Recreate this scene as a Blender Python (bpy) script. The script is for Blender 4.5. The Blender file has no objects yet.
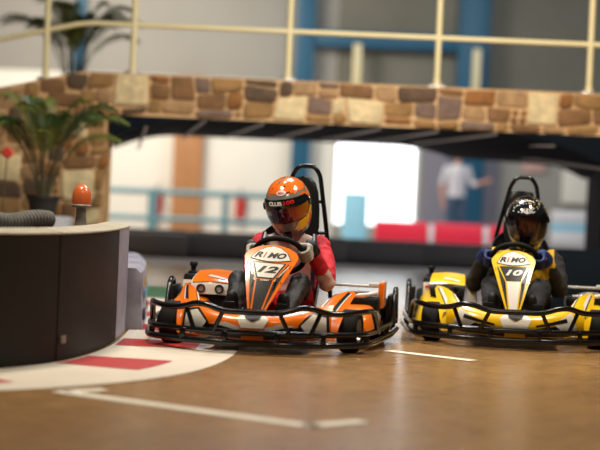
import bpy, bmesh, math, random
from mathutils import Vector, Matrix, Euler, noise
R = math.radians
V = Vector
random.seed(7)
scene = bpy.context.scene
col = scene.collection

# ------------------------------------------------------------------ materials
def mat(name, c, rough=.5, metal=0.0, coat=0.0, var=.08, scale=12, bump=0.0, bscale=None, spec=.5):
    m = bpy.data.materials.new(name); m.use_nodes = True
    nt = m.node_tree; b = nt.nodes['Principled BSDF']
    b.inputs['Roughness'].default_value = rough
    b.inputs['Metallic'].default_value = metal
    b.inputs['Coat Weight'].default_value = coat
    b.inputs['Coat Roughness'].default_value = .12
    b.inputs['Specular IOR Level'].default_value = spec
    tc = nt.nodes.new('ShaderNodeTexCoord')
    n = nt.nodes.new('ShaderNodeTexNoise'); n.inputs['Scale'].default_value = scale; n.inputs['Detail'].default_value = 4
    nt.links.new(tc.outputs['Object'], n.inputs['Vector'])
    r = nt.nodes.new('ShaderNodeMix'); r.data_type = 'RGBA'
    r.inputs['A'].default_value = (*[max(0, x*(1-var)) for x in c], 1)
    r.inputs['B'].default_value = (*[min(1, x*(1+var)) for x in c], 1)
    nt.links.new(n.outputs['Fac'], r.inputs['Factor'])
    nt.links.new(r.outputs['Result'], b.inputs['Base Color'])
    if bump:
        n2 = nt.nodes.new('ShaderNodeTexNoise'); n2.inputs['Scale'].default_value = bscale or scale*4; n2.inputs['Detail'].default_value = 5
        nt.links.new(tc.outputs['Object'], n2.inputs['Vector'])
        bp = nt.nodes.new('ShaderNodeBump'); bp.inputs['Strength'].default_value = bump; bp.inputs['Distance'].default_value = .01
        nt.links.new(n2.outputs['Fac'], bp.inputs['Height']); nt.links.new(bp.outputs['Normal'], b.inputs['Normal'])
    return m
def emis(name, c, s):
    m = bpy.data.materials.new(name); m.use_nodes = True
    b = m.node_tree.nodes['Principled BSDF']
    b.inputs['Base Color'].default_value = (*c, 1); b.inputs['Emission Color'].default_value = (*c, 1)
    b.inputs['Emission Strength'].default_value = s; b.inputs['Roughness'].default_value = .2
    return m
M = {}
M['orange'] = mat('orange_plastic', (.92, .19, .003), .28, coat=.5, var=.05)
M['yellow'] = mat('yellow_plastic', (.90, .55, .004), .28, coat=.5, var=.05)
M['white'] = mat('white_plastic', (.80, .77, .70), .3, coat=.4, var=.04)
M['black'] = mat('black_plastic', (.006, .006, .007), .42, coat=.05, spec=.35)
M['tube'] = mat('black_powdercoat', (.006, .006, .007), .2, var=.2)
M['rubber'] = mat('kart_rubber', (.006, .006, .006), .75, bump=.3, scale=30, spec=.25)
M['steel'] = mat('brushed_steel', (.45, .45, .46), .3, metal=1)
M['grey'] = mat('grey_plastic', (.28, .28, .28), .4)
M['red'] = mat('red_lettering', (.65, .02, .02), .35)
M['brown_sil'] = mat('intake_rubber', (.02, .02, .02), .5)
# suits
M['suit_red'] = mat('red_race_suit', (.58, .012, .028), .75, bump=.35, scale=25)
M['suit_pale'] = mat('pale_suit_panel', (.60, .45, .42), .75, bump=.35, scale=14, var=.18)
M['suit_navy'] = mat('navy_suit_panel', (.015, .025, .06), .6)
M['suit_black'] = mat('black_suit_panel', (.008, .008, .010), .55, bump=.3, scale=25)
M['jacket'] = mat('charcoal_overall', (.016, .016, .018), .8, bump=.4, scale=25)
M['jacket_y'] = mat('yellow_jacket_panel', (.78, .50, .02), .7, bump=.3, scale=25)
M['trouser'] = mat('dark_grey_trousers', (.018, .018, .022), .85, bump=.4, scale=25)
M['glove_grey'] = mat('grey_glove', (.42, .40, .38), .7)
M['glove_blue'] = mat('navy_blue_glove', (.004, .020, .12), .6)
M['skin'] = mat('skin', (.50, .24, .16), .55)
M['hair'] = mat('dark_hair', (.03, .018, .01), .6)
M['shoe'] = mat('black_shoe', (.008, .008, .008), .6)
# helmets
M['h_orange'] = mat('helmet_orange', (.86, .16, .01), .2, coat=.8)
M['h_grey'] = mat('helmet_grey', (.20, .20, .18), .22, coat=.8, var=.3, scale=18)
M['h_dark'] = mat('helmet_black', (.006, .007, .008), .1, coat=1)
M['h_yellow'] = mat('helmet_yellow', (.85, .50, .01), .2, coat=.8)
M['h_white'] = mat('helmet_white', (.8, .8, .78), .3)
M['collar'] = mat('black_collar', (.01, .01, .014), .8)

def iridescent():
    m = bpy.data.materials.new('mirrored_visor'); m.use_nodes = True
    nt = m.node_tree; b = nt.nodes['Principled BSDF']
    tc = nt.nodes.new('ShaderNodeTexCoord'); sep = nt.nodes.new('ShaderNodeSeparateXYZ')
    nt.links.new(tc.outputs['Object'], sep.inputs['Vector'])
    mr = nt.nodes.new('ShaderNodeMapRange'); mr.inputs['From Min'].default_value = -.14; mr.inputs['From Max'].default_value = .14
    nt.links.new(sep.outputs['X'], mr.inputs['Value'])
    cr = nt.nodes.new('ShaderNodeValToRGB'); e = cr.color_ramp.elements
    e[0].position = 0; e[0].color = (.01, .003, .012, 1); e[1].position = 1; e[1].color = (.55, .22, .01, 1)
    a = e.new(.45); a.color = (.05, .004, .02, 1); a = e.new(.75); a.color = (.30, .02, .015, 1)
    nt.links.new(mr.outputs['Result'], cr.inputs['Fac']); nt.links.new(cr.outputs['Color'], b.inputs['Base Color'])
    b.inputs['Roughness'].default_value = .08; b.inputs['Metallic'].default_value = .35; b.inputs['Coat Weight'].default_value = 1
    return m
M['visor_mirror'] = iridescent()
def smoke():
    m = bpy.data.materials.new('smoked_visor'); m.use_nodes = True
    nt = m.node_tree; nt.nodes.clear()
    o = nt.nodes.new('ShaderNodeOutputMaterial'); t = nt.nodes.new('ShaderNodeBsdfTransparent'); t.inputs['Color'].default_value = (.74, .62, .56, 1)
    g = nt.nodes.new('ShaderNodeBsdfGlossy'); g.inputs['Roughness'].default_value = .08; g.inputs['Color'].default_value = (.9, .95, 1, 1)
    f = nt.nodes.new('ShaderNodeFresnel'); f.inputs['IOR'].default_value = 1.5
    mx = nt.nodes.new('ShaderNodeMixShader')
    nt.links.new(f.outputs[0], mx.inputs[0]); nt.links.new(t.outputs[0], mx.inputs[1]); nt.links.new(g.outputs[0], mx.inputs[2]); nt.links.new(mx.outputs[0], o.inputs[0])
    return m
M['visor_smoke'] = smoke()

# ------------------------------------------------------------------ mesh builder
class MB:
    def __init__(s): s.v = []; s.f = []; s.m = []; s.mats = []
    def mi(s, name):
        if name not in s.mats: s.mats.append(name)
        return s.mats.index(name)
    def add(s, vs, fs, m):
        k = len(s.v); i = s.mi(m)
        s.v += [V(p) for p in vs]
        for f in fs: s.f.append([k+a for a in f]); s.m.append(i)
    def tube(s, path, r, m, n=10, closed=False, caps=True, sy=1.0):
        P = [V(p) for p in path]; N = len(P)
        rr = r if isinstance(r, (list, tuple)) else [r]*N
        T = []
        for i in range(N):
            a = P[(i-1) % N] if (closed or i > 0) else P[i]
            b = P[(i+1) % N] if (closed or i < N-1) else P[i]
            T.append((b-a).normalized())
        up = V((0, 0, 1)) if abs(T[0].z) < .9 else V((0, 1, 0))
        nrm = (up - T[0]*up.dot(T[0])).normalized(); rings = []
        for i in range(N):
            if i:
                nrm = nrm - T[i]*nrm.dot(T[i]); nrm.normalize()
            bi = T[i].cross(nrm)
            rings.append([P[i] + (nrm*math.cos(2*math.pi*k/n)*sy + bi*math.sin(2*math.pi*k/n))*rr[i] for k in range(n)])
        s.loft(rings, m, closed, caps and not closed)
    def loft(s, rings, m, closed=False, caps=True):
        n = len(rings[0]); N = len(rings); vs = [p for r in rings for p in r]; fs = []
        for i in range(N if closed else N-1):
            j = (i+1) % N
            for k in range(n):
                l = (k+1) % n
                fs.append([i*n+k, i*n+l, j*n+l, j*n+k])
        if caps:
            fs.append(list(range(n))[::-1]); fs.append([(N-1)*n+k for k in range(n)])
        s.add(vs, fs, m)
    def ball(s, c, r, m, nu=20, nv=12, rot=None):
        r = (r, r, r) if not isinstance(r, (tuple, list)) else r
        rings = []
        for j in range(nv+1):
            a = -math.pi/2 + math.pi*j/nv; ca = max(math.cos(a), 1e-3)
            ring = []
            for k in range(nu):
                p = V((r[0]*ca*math.cos(2*math.pi*k/nu), r[1]*ca*math.sin(2*math.pi*k/nu), r[2]*math.sin(a)))
                if rot: p = rot @ p
                ring.append(p+V(c))
            rings.append(ring)
        s.loft(rings, m)
    def box(s, c, sz, m, bev=.0, rot=None, seg=2, taper=1.0):
        bm = bmesh.new(); bmesh.ops.create_cube(bm, size=1)
        for v in bm.verts:
            t = taper if v.co.z > 0 else 1
            v.co = V((v.co.x*sz[0]*t, v.co.y*sz[1]*t, v.co.z*sz[2]))
        if bev: bmesh.ops.bevel(bm, geom=list(bm.edges), offset=bev, segments=seg, affect='EDGES', profile=.5)
        s.bm(bm, m, Matrix.Translation(V(c)) @ (rot.to_4x4() if rot else Matrix.Identity(4)))
    def bm(s, bm, m, mx=None):
        bm.verts.index_update()
        vs = [(mx @ v.co if mx else v.co.copy()) for v in bm.verts]
        s.add(vs, [[v.index for v in f.verts] for f in bm.faces], m); bm.free()
    def lathe(s, prof, m, c=(0, 0, 0), axis='z', n=32):
        rings = []
        for (r, h) in prof:
            ring = []
            for k in range(n):
                a = 2*math.pi*k/n; x, y = max(r, 1e-4)*math.cos(a), max(r, 1e-4)*math.sin(a)
                p = V((x, y, h)) if axis == 'z' else (V((h, x, y)) if axis == 'x' else V((x, h, y)))
                ring.append(p+V(c))
            rings.append(ring)
        s.loft(rings, m)
    def xf(s, mx):
        s.v = [mx @ p for p in s.v]; return s
    def build(s, name, parent=None, smooth=True, angle=40, off=None):
        me = bpy.data.meshes.new(name)
        vs = [p-off for p in s.v] if off is not None else s.v
        me.from_pydata([tuple(p) for p in vs], [], s.f)
        for m in s.mats: me.materials.append(M[m])
        me.polygons.foreach_set('material_index', s.m)
        bm = bmesh.new(); bm.from_mesh(me); bmesh.ops.recalc_face_normals(bm, faces=list(bm.faces)); bm.to_mesh(me); bm.free()
        if smooth:
            me.polygons.foreach_set('use_smooth', [True]*len(me.polygons)); me.set_sharp_from_angle(angle=R(angle))
        me.update()
        o = bpy.data.objects.new(name, me); col.objects.link(o)
        if parent: o.parent = parent
        return o

def tag(o, label=None, cat=None, group=None, kind=None):
    if label: o['label'] = label
    if cat: o['category'] = cat
    if group: o['group'] = group
    if kind: o['kind'] = kind
    return o
def empty(name, loc, rz=0, label=None, cat=None, group=None):
    o = bpy.data.objects.new(name, None); col.objects.link(o); o.location = loc; o.rotation_euler = (0, 0, rz)
    o.empty_display_size = .1
    return tag(o, label, cat, group)

def spline(pts, n=8, closed=False):
    P = [V(p) for p in pts]; N = len(P); out = []
    for i in range(N if closed else N-1):
        p1, p2 = P[i], P[(i+1) % N]
        p0 = P[(i-1) % N] if (closed or i > 0) else p1*2-p2
        p3 = P[(i+2) % N] if (closed or i < N-2) else p2*2-p1
        for k in range(n):
            t = k/n
            out.append(.5*((2*p1)+(-p0+p2)*t+(2*p0-5*p1+4*p2-p3)*t*t+(-p0+3*p1-3*p2+p3)*t**3))
    if not closed: out.append(P[-1])
    return out
def fillet(pts, r=.04, n=5):
    P = [V(p) for p in pts]; out = [P[0]]
    for i in range(1, len(P)-1):
        a, b, c = P[i-1], P[i], P[i+1]
        d1, d2 = (a-b), (c-b); q = min(r, d1.length*.45, d2.length*.45)
        s, e = b+d1.normalized()*q, b+d2.normalized()*q
        for k in range(n+1):
            t = k/n; out.append(s*(1-t)**2+b*2*t*(1-t)+e*t*t)
    out.append(P[-1]); return out
def cr(vals, t):
    N = len(vals)-1; x = min(max(t, 0), 1)*N; i = min(int(x), N-1); f = x-i
    p1, p2 = vals[i], vals[i+1]
    p0 = vals[i-1] if i > 0 else p1*2-p2
    p3 = vals[i+2] if i < N-1 else p2*2-p1
    return .5*((2*p1)+(-p0+p2)*f+(2*p0-5*p1+4*p2-p3)*f*f+(-p0+3*p1-3*p2+p3)*f**3)
def patch(rows):
    rows = [[V(p) for p in r] for r in rows]
    return lambda u, v: cr([cr(r, u) for r in rows], v)
def nor(S, u, v, e=1e-3):
    a = S(u+e, v)-S(u-e, v); b = S(u, v+e)-S(u, v-e)
    n = a.cross(b)
    return n.normalized() if n.length > 1e-12 else V((0, -1, 0))
# polygon in (u,v) cut on a grid, laid on surface S
def cutpoly(poly, step, faces=None):
    bm = bmesh.new(); vs = [bm.verts.new((p[0], p[1], 0)) for p in poly]
    if faces is None: bm.faces.new(vs)
    else:
        for f in faces:
            try: bm.faces.new([vs[i] for i in f])
            except ValueError: pass
    us = [p[0] for p in poly]; ws = [p[1] for p in poly]
    if faces is None and len(poly) > 4: bmesh.ops.triangulate(bm, faces=list(bm.faces), ngon_method='EAR_CLIP')
    for ax, arr, st in ((0, us, step[0]), (1, ws, step[1])):
        k = math.ceil(min(arr)/st)
        while k*st < max(arr)-1e-7:
            no = (1, 0, 0) if ax == 0 else (0, 1, 0); co = (k*st, 0, 0) if ax == 0 else (0, k*st, 0)
            bmesh.ops.bisect_plane(bm, geom=list(bm.verts)+list(bm.edges)+list(bm.faces), plane_co=co, plane_no=no, dist=1e-7)
            k += 1
    bmesh.ops.remove_doubles(bm, verts=list(bm.verts), dist=1e-6)
    bm.verts.index_update()
    return bm
def decal(mb, S, poly, m, off=.0015, step=(.05, .05), faces=None, flip=1):
    bm = cutpoly(poly, step, faces)
    vs = [S(v.co.x, v.co.y)+nor(S, v.co.x, v.co.y)*off*flip for v in bm.verts]
    mb.add(vs, [[v.index for v in f.verts] for f in bm.faces], m); bm.free()
def shell(mb, S, poly, m, th=.006, step=(.05, .05), flip=1, off=0):
    bm = cutpoly(poly, step)
    n = len(bm.verts)
    o = [S(v.co.x, v.co.y)+nor(S, v.co.x, v.co.y)*off*flip for v in bm.verts]
    i = [o[k]-nor(S, v.co.x, v.co.y)*th*flip for k, v in enumerate(bm.verts)]
    fs = [[v.index for v in f.verts] for f in bm.faces]
    allf = fs+[[n+a for a in f[::-1]] for f in fs]
    for e in bm.edges:
        if len(e.link_faces) == 1:
            a, b = e.verts[0].index, e.verts[1].index; allf.append([a, b, n+b, n+a])
    mb.add(o+i, allf, m); bm.free()
_tc = {}
def text2d(s, shear=.0, bold=.02):
    key = (s, shear, bold)
    if key in _tc: return _tc[key]
    c = bpy.data.curves.new('t', 'FONT'); c.body = s; c.shear = shear; c.offset = bold; c.resolution_u = 3
    o = bpy.data.objects.new('t', c); col.objects.link(o); dg = bpy.context.evaluated_depsgraph_get(); dg.update()
    me = bpy.data.meshes.new_from_object(o.evaluated_get(dg))
    vs = [(v.co.x, v.co.y) for v in me.vertices]; fs = [list(p.vertices) for p in me.polygons]
    bpy.data.objects.remove(o); bpy.data.curves.remove(c); bpy.data.meshes.remove(me)
    x0 = min(v[0] for v in vs); x1 = max(v[0] for v in vs); y0 = min(v[1] for v in vs); y1 = max(v[1] for v in vs)
    _tc[key] = ([((v[0]-x0)/(x1-x0)-.5, (v[1]-y0)/(y1-y0)-.5) for v in vs], fs)
    return _tc[key]
def textdecal(mb, S, s, c, w, h, m, off=.003, step=(.05, .05), shear=0, bold=.02, rot=0, flip=1, swap=False):
    vs, fs = text2d(s, shear, bold)
    ca, sa = math.cos(rot), math.sin(rot)
    P = []
    for x, y in vs:
        x *= w; y *= h
        P.append((c[0]+x*ca-y*sa, c[1]+x*sa+y*ca))
    decal(mb, S, P, m, off, step, fs, flip)

# voxel-remeshed union of shapes -> one continuous surface
def fuse(mb, name, voxel, smooth_it=4, wrinkle=0.0, matfn=None, mats=(), parent=None, off=None, wsc=9):
    me = bpy.data.meshes.new('tmp'); me.from_pydata([tuple(p) for p in mb.v], [], mb.f)
    bm = bmesh.new(); bm.from_mesh(me); bmesh.ops.recalc_face_normals(bm, faces=list(bm.faces)); bm.to_mesh(me); bm.free()
    o = bpy.data.objects.new('tmp', me); col.objects.link(o)
    r = o.modifiers.new('r', 'REMESH'); r.mode = 'VOXEL'; r.voxel_size = voxel
    q = o.modifiers.new('s', 'SMOOTH'); q.factor = .6; q.iterations = smooth_it
    dg = bpy.context.evaluated_depsgraph_get(); dg.update()
    out = bpy.data.meshes.new_from_object(o.evaluated_get(dg)); out.name = name
    bpy.data.objects.remove(o); bpy.data.meshes.remove(me)
    if wrinkle:
        nn = [v.normal.copy() for v in out.vertices]
        for v in out.vertices:
            c = v.co.copy(); a = noise.noise(V((c.x*wsc, c.y*wsc, c.z*wsc*1.8)))+.5*noise.noise(c*wsc*2.3)
            a = -abs(a)*1.2+.25
            v.co = c+nn[v.index]*a*wrinkle
    out.materials.clear()
    for m in mats: out.materials.append(M[m])
    if matfn:
        for p in out.polygons: p.material_index = matfn(p.center)
    if off is not None:
        for v in out.vertices: v.co -= off
    out.polygons.foreach_set('use_smooth', [True]*len(out.polygons)); out.update()
    ob = bpy.data.objects.new(name, out); col.objects.link(ob)
    if parent: ob.parent = parent
    return ob
def limb(mb, pts, rad, n=14, m='skin', sub=6):
    P = spline(pts, sub); k = len(rad)-1
    rr = []
    for i in range(len(P)):
        t = i/(len(P)-1)*k; j = min(int(t), k-1); f = t-j; rr.append(rad[j]*(1-f)+rad[j+1]*f)
    # rounded ends
    d0 = (P[0]-P[1]).normalized(); d1 = (P[-1]-P[-2]).normalized()
    pre = [P[0]+d0*rr[0]*math.sin(a) for a in (1.45, 1.1, .6)]; prr = [rr[0]*math.cos(a) for a in (1.45, 1.1, .6)]
    post = [P[-1]+d1*rr[-1]*math.sin(a) for a in (.6, 1.1, 1.45)]; por = [rr[-1]*math.cos(a) for a in (.6, 1.1, 1.45)]
    mb.tube(pre+P+post, prr+rr+por, m, n)

# ------------------------------------------------------------------ KART
def make_kart(loc, yaw, c1, accent, number, lean, label, group=None, front_decal='white'):
    K = empty('go_kart', loc, yaw, label, 'go-kart', group)
    yel = c1 == 'yellow'
    num_bg, num_fg, stripe = ('black', 'white', 'white') if yel else ('white', 'black', 'black')
    # perimeter bumper
    def peri(z, g=0.0, y0=0.0):
        return [(-.735-g, 1.62, z), (-.73-g, 1.1, z), (-.67-g, .52, z), (-.62-g, .27, z), (-.42, .10+y0, z), (-.2, .01+y0, z), (.2, .01+y0, z), (.42, .10+y0, z),
                (.615+g, .27, z), (.655+g, .52, z), (.71+g, 1.1, z), (.72+g, 1.62, z)]
    b = MB()
    b.tube(fillet(peri(.12), .10), .017, 'tube', 12)
    b.tube(fillet(peri(.062, .012, -.012), .10), .018, 'tube', 12)
    b.tube(fillet([(-.72, 1.62, .12), (-.64, 1.78, .12), (.64, 1.78, .12), (.72, 1.62, .12)], .06), .017, 'tube', 12)
    b.tube(fillet([(-.732, 1.62, .062), (-.64, 1.80, .062), (.64, 1.80, .062), (.732, 1.62, .062)], .06), .018, 'tube', 12)
    for x, y in ((-.625, .35), (-.4, .085), (-.15, .0), (.15, .0), (.4, .085), (.625, .35), (-.705, 1.0), (.705, 1.0)):
        b.box((x, y, .09), (.03, .03, .075), 'tube', .004)
    B = b.build('bumper', K)
    b = MB()
    b.tube(fillet([(-.675, .62, .11), (-.65, .48, .245), (-.615, .30, .25), (-.52, .16, .24), (-.42, .10, .24), (-.325, .045, .272), (-.26, .02, .268), (-.16, -.012, .236),
                   (.16, -.012, .236), (.26, .02, .268), (.325, .045, .272), (.42, .10, .24), (.52, .16, .24), (.615, .30, .25), (.65, .48, .245), (.675, .62, .11)], .05), .017, 'tube', 12)
    tr = b.build('top_rail', B)
    for x0, y0, z0, x1, y1 in ((-.385, .08, .255, -.33, .055), (-.16, -.012, .236, -.215, .01), (.16, -.012, .236, .215, .01), (.385, .08, .255, .33, .055)):
        b = MB(); b.tube([(x0, y0, z0), (x1, y1, .12)], .013, 'tube', 10); b.build('strut', B)
    for s, xo in ((-1, -.725), (1, .725)):
        b = MB(); b.tube(fillet([(xo, 1.30, .10), (xo-.00*s, 1.44, .325), (xo-.0*s, 1.56, .325), (xo, 1.64, .10)], .06), .016, 'tube', 10)
        b.build('side_hoop', K)
        b = MB(); b.box((xo-.03*s, 1.48, .19), (.03, .26, .20), 'black', .01); b.build('hoop_plate', K)
    # floor pan and chassis
    b = MB(); b.box((0, .75, .065), (.56, 1.2, .008), 'tube', .002)
    for s in (-1, 1):
        b.tube(fillet([(s*.15, .12, .08), (s*.27, .35, .08), (s*.30, 1.0, .08), (s*.27, 1.72, .08)], .1), .016, 'tube')
    b.tube([(-.52, .45, .12), (.52, .45, .12)], .014, 'tube'); b.build('chassis', K)
    # front fairing
    rows = []
    xs = (-.43, -.30, -.15, 0, .15, .30, .43); ys = (.22, .12, .065, .05, .065, .12, .22)
    zt = (.285, .262, .235, .222, .235, .262, .285)
    rows.append([(x, y+.02, .075) for x, y in zip(xs, ys)])
    rows.append([(x, y-.012, .14) for x, y in zip(xs, ys)])
    rows.append([(x, y+.01, .20 if abs(x) < .2 else .215) for x, y in zip(xs, ys)])
    rows.append([(x, y+.085, z) for x, y, z in zip(xs, ys, zt)])
    S = patch(rows); st = (.05, .08)
    b = MB()
    out = [(0, .15), (.12, .08), (.4, .0), (.6, .0), (.88, .08), (1, .15), (1, .97), (.7, .97), (.6, .97), (.56, .86), (.5, .8), (.44, .86), (.4, .97), (.3, .97), (0, .97)]
    shell(b, S, out, c1, .006, st)
    def sym(poly, m, off):
        decal(b, S, poly, m, off, st); decal(b, S, [(1-p[0], p[1]) for p in poly][::-1], m, off, st)
    # black lower recess and white pennants
    sym([(.10, .10), (.43, .02), (.43, .26), (.27, .30), (.2, .42)], 'black', .002)
    if yel:
        decal(b, S, [(.42, .30), (.58, .30), (.61, .58), (.565, .86), (.5, .78), (.435, .86), (.39, .58)], 'white', .003, st)
        decal(b, S, [(.36, .22), (.64, .22), (.62, .30), (.38, .30)], 'black', .003, st)
        sym([(.06, .30), (.16, .22), (.24, .45), (.11, .78)], 'white', .004)
        sym([(.14, .50), (.36, .36), (.36, .42), (.15, .60)], 'black', .005)
    else:
        sym([(.01, .20), (.17, .12), (.22, .45), (.14, .80), (.02, .70)], 'black', .003)
        sym([(.03, .26), (.155, .18), (.205, .45), (.13, .73), (.04, .64)], 'white', .004)
        sym([(.24, .44), (.42, .28), (.42, .38), (.33, .50)], 'white', .004)
        sym([(.24, .38), (.42, .20), (.42, .27), (.27, .44)], 'black', .003)
        decal(b, S, [(.43, .36), (.57, .36), (.60, .62), (.565, .84), (.5, .74), (.435, .84), (.40, .62)], 'white', .004, st)
        decal(b, S, [(.43, .14), (.57, .14), (.58, .30), (.42, .30)], c1, .005, st)
    decal(b, S, [(.44, .86), (.5, .8), (.56, .86), (.545, .62), (.5, .52), (.455, .62)], 'black', .007, st)
    b.build('front_fairing', K)
    # wheel fairings (swept blades over the front wheels)
    for s in (-1, 1):
        def mk(p): return (p[0]*s, p[1], p[2])
        rows = [[mk(p) for p in ((.305, .14, .085), (.37, .155, .09), (.455, .21, .085))],
                [mk(p) for p in ((.325, .24, .18), (.395, .26, .195), (.475, .305, .18))],
                [mk(p) for p in ((.345, .34, .25), (.42, .44, .278), (.505, .55, .272))],
                [mk(p) for p in ((.375, .46, .30), (.45, .64, .335), (.53, .86, .34))]]
        S2 = patch(rows); st2 = (.2, .08); b = MB()
        shell(b, S2, [(0, 0), (1, 0), (1, .9), (.85, 1), (.15, 1), (0, .85)], c1, .007, st2, flip=s)
        decal(b, S2, [(.0, .42), (.07, .40), (.16, .97), (.06, .97)], 'white', .002, st2, flip=s)
        decal(b, S2, [(.07, .40), (.12, .38), (.22, .97), (.16, .97)], 'black', .002, st2, flip=s)
        decal(b, S2, [(.38, .0), (.52, .0), (.82, .93), (.70, .97)], 'black' if not yel else 'white', .002, st2, flip=s)
        decal(b, S2, [(.52, .0), (.56, .0), (.86, .91), (.82, .93)], 'white' if not yel else 'black', .002, st2, flip=s)
        vs, fs = text2d('RiMO', .2, .01)
        rr_ = -.5
        P = [(.70+(x*.42*math.cos(rr_)-y*.16*math.sin(rr_))*(1), .36+(x*.30*math.sin(rr_)*-1+y*.10)) for x, y in vs]
        if s < 0: P = [(1.4-p[0], p[1]) for p in P]
        decal(b, S2, P, 'white' if not yel else 'black', .003, st2, fs, flip=s)
        b.build('wheel_fairing', K)
    # side pods
    for s in (-1, 1):
        b = MB(); rings = []
        for (y, xi, xo, z0, z1) in ((.665, .50, .62, .09, .15), (.70, .44, .645, .08, .19), (.95, .40, .66, .08, .235), (1.2, .40, .67, .08, .265), (1.30, .42, .66, .10, .28), (1.32, .44, .64, .12, .27)):
            pr = []
            for k in range(16):
                a = 2*math.pi*(k+.5)/16; cx, cz = math.cos(a), math.sin(a)
                cx = math.copysign(abs(cx)**.3, cx); cz = math.copysign(abs(cz)**.3, cz)
                x = (xi+xo)/2+(xo-xi)/2*cx - (.05*(cz+1)/2 if cx > 0 else 0); pr.append(V((s*x, y, (z0+z1)/2+(z1-z0)/2*cz)))
            rings.append(pr)
        b.loft(rings, c1)
        Sp = (lambda s: lambda u, v: V((s*(.672-.05*v), .74+.56*u, .09+.16*v)))(s)
        decal(b, Sp, [(.05, .1), (.95, .1), (.95, .3), (.05, .3)], 'black', .004, (.2, .5), flip=s)
        vs, fs = text2d('RiMO', .2, .02)
        decal(b, Sp, [((.5+x*.6) if s > 0 else (.5-x*.6), .6+y*.38) for x, y in vs], 'white' if not yel else 'black', .006, (.3, .5), fs, flip=s)
        b.build('side_pod', K)
    # steering panel
    xb, xt = lean
    H = .456
    kw = 1.06 if not yel else .95
    def Sn(u, v):
        t = v/H
        cx = xb+(xt-xb)*t
        bulge = .9*u*u+.05*(1-(2*t-1)**2)*-.5
        return V((cx+u*kw, .20+.30*t+bulge, .24+.36*t - (xt-xb)*u*.8))
    b = MB(); st3 = (.03, .05)
    half = [(.050, 0), (.058, .08), (.078, .19), (.115, .30), (.147, .365), (.146, .385), (.125, .415), (.085, .440), (.04, .453)]
    outl = [(-p[0], p[1]) for p in half[::-1]]+half
    outl = outl[::-1]
    outl = half+[(0, .456)]+[(-p[0], p[1]) for p in half[::-1]]
    shell(b, Sn, outl, c1, .012, st3)
    blk = 'black'
    lens = [(-.115, .352), (-.052, .338), (0, .334), (.052, .338), (.115, .352), (.085, .405), (.043, .437), (0, .450), (-.043, .437), (-.085, .405)]
    decal(b, Sn, lens, blk, .002, st3)
    decal(b, Sn, [(p[0]*.94, .388+(p[1]-.388)*.92) for p in lens], 'white', .0035, st3)
    trap = [(-.048, .218), (.048, .218), (.092, .330), (.0, .322), (-.092, .330)]
    decal(b, Sn, trap, blk, .002, st3)
    if not yel: decal(b, Sn, [(-.042, .225), (.042, .225), (.082, .323), (0, .316), (-.082, .323)], num_bg, .0035, st3)
    decal(b, Sn, [(-.024, 0), (.024, 0), (.044, .212), (-.044, .212)], stripe, .002, st3)
    for q in (-1, 1):
        l = [(q*.034, 0), (q*.038, 0), (q*.058, .21), (q*.108, .325), (q*.104, .327), (q*.053, .21)]
        decal(b, Sn, l if q > 0 else l[::-1], blk, .0025, st3)
        if not yel:
            l = [(q*.05, .20), (q*.056, .20), (q*.112, .31), (q*.106, .312)]
            decal(b, Sn, l if q > 0 else l[::-1], 'white', .0025, st3)
    textdecal(b, Sn, 'R', (-.071, .380), .046, .040, blk, .005, st3, .35, .04)
    textdecal(b, Sn, 'i', (-.036, .380), .017, .040, 'red', .005, st3, .35, .04)
    textdecal(b, Sn, 'MO', (.030, .380), .102, .040, blk, .005, st3, .35, .04)
    textdecal(b, Sn, number, (.004, .280), .112, .046, num_fg, .005, st3, .3, .035)
    if not yel: textdecal(b, Sn, 'RiMO', (0, .204), .05, .012, 'white', .005, st3, .3, .02)
    b.build('steering_panel', K)
    # steering wheel
    C = V((xt+.01, .67, .535)); a = V((0, .7, .714)); upv = V((0, -.714, .7)); rt = V((1, 0, 0))
    b = MB(); ring = [C+(rt*math.cos(t)+upv*math.sin(t))*.150 for t in [2*math.pi*k/40 for k in range(40)]]
    b.tube(ring, .0165, 'rubber', 12, closed=True); W = b.build('steering_wheel', K)
    b = MB()
    for t in (R(0), R(180), R(270)):
        b.tube([C-a*.02, C+(rt*math.cos(t)+upv*math.sin(t))*.15], .012, 'black', 8, sy=.6)
    b.ball(C-a*.02, (.045, .045, .03), 'black'); b.build('spoke', W)
    b = MB(); b.tube([C-a*.03, V((0, .34, .13))], .011, 'steel'); b.build('steering_column', K)
    for x in (-.17, .14):
        b = MB(); b.tube([(x, .33, .08), (x, .27, .24)], .008, 'steel'); b.box((x, .265, .25), (.07, .012, .05), 'black', .004); b.build('pedal', K)
    # wheels
    for (x, y, r, w, st_) in ((-.52, .46, .125, .115, -8), (.52, .46, .125, .115, -8), (-.58, 1.50, .14, .18, 0), (.58, 1.50, .14, .18, 0)):
        b = MB(); hw = w/2
        b.lathe([(r*.52, -hw*.9), (r*.86, -hw), (r*.96, -hw*.86), (r, -hw*.6), (r, hw*.6), (r*.96, hw*.86), (r*.86, hw), (r*.52, hw*.9), (r*.5, 0)], 'rubber', axis='x', n=36)
        w_ = b.build('wheel', K); w_.location = (x, y, r); w_.rotation_euler = (0, 0, R(st_))
        b = MB(); b.lathe([(.001, -hw*.4), (r*.2, -hw*.42), (r*.4, -hw*.5), (r*.5, -hw*.92), (r*.55, -hw*.95), (r*.55, hw*.95), (r*.5, hw*.92), (r*.4, hw*.5), (r*.2, hw*.42), (.001, hw*.4)], 'steel', axis='x', n=28)
        for k in range(3):
            t = 2*math.pi*k/3
            for q in (-1, 1): b.ball((q*hw*.48, r*.28*math.cos(t), r*.28*math.sin(t)), .009, 'black', 8, 6)
        b.build('rim', w_)
    b = MB(); b.tube([(-.5, 1.5, .14), (.5, 1.5, .14)], .02, 'steel'); b.build('rear_axle', K)
    # seat
    sx = .035; b = MB(); rings = []
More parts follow.
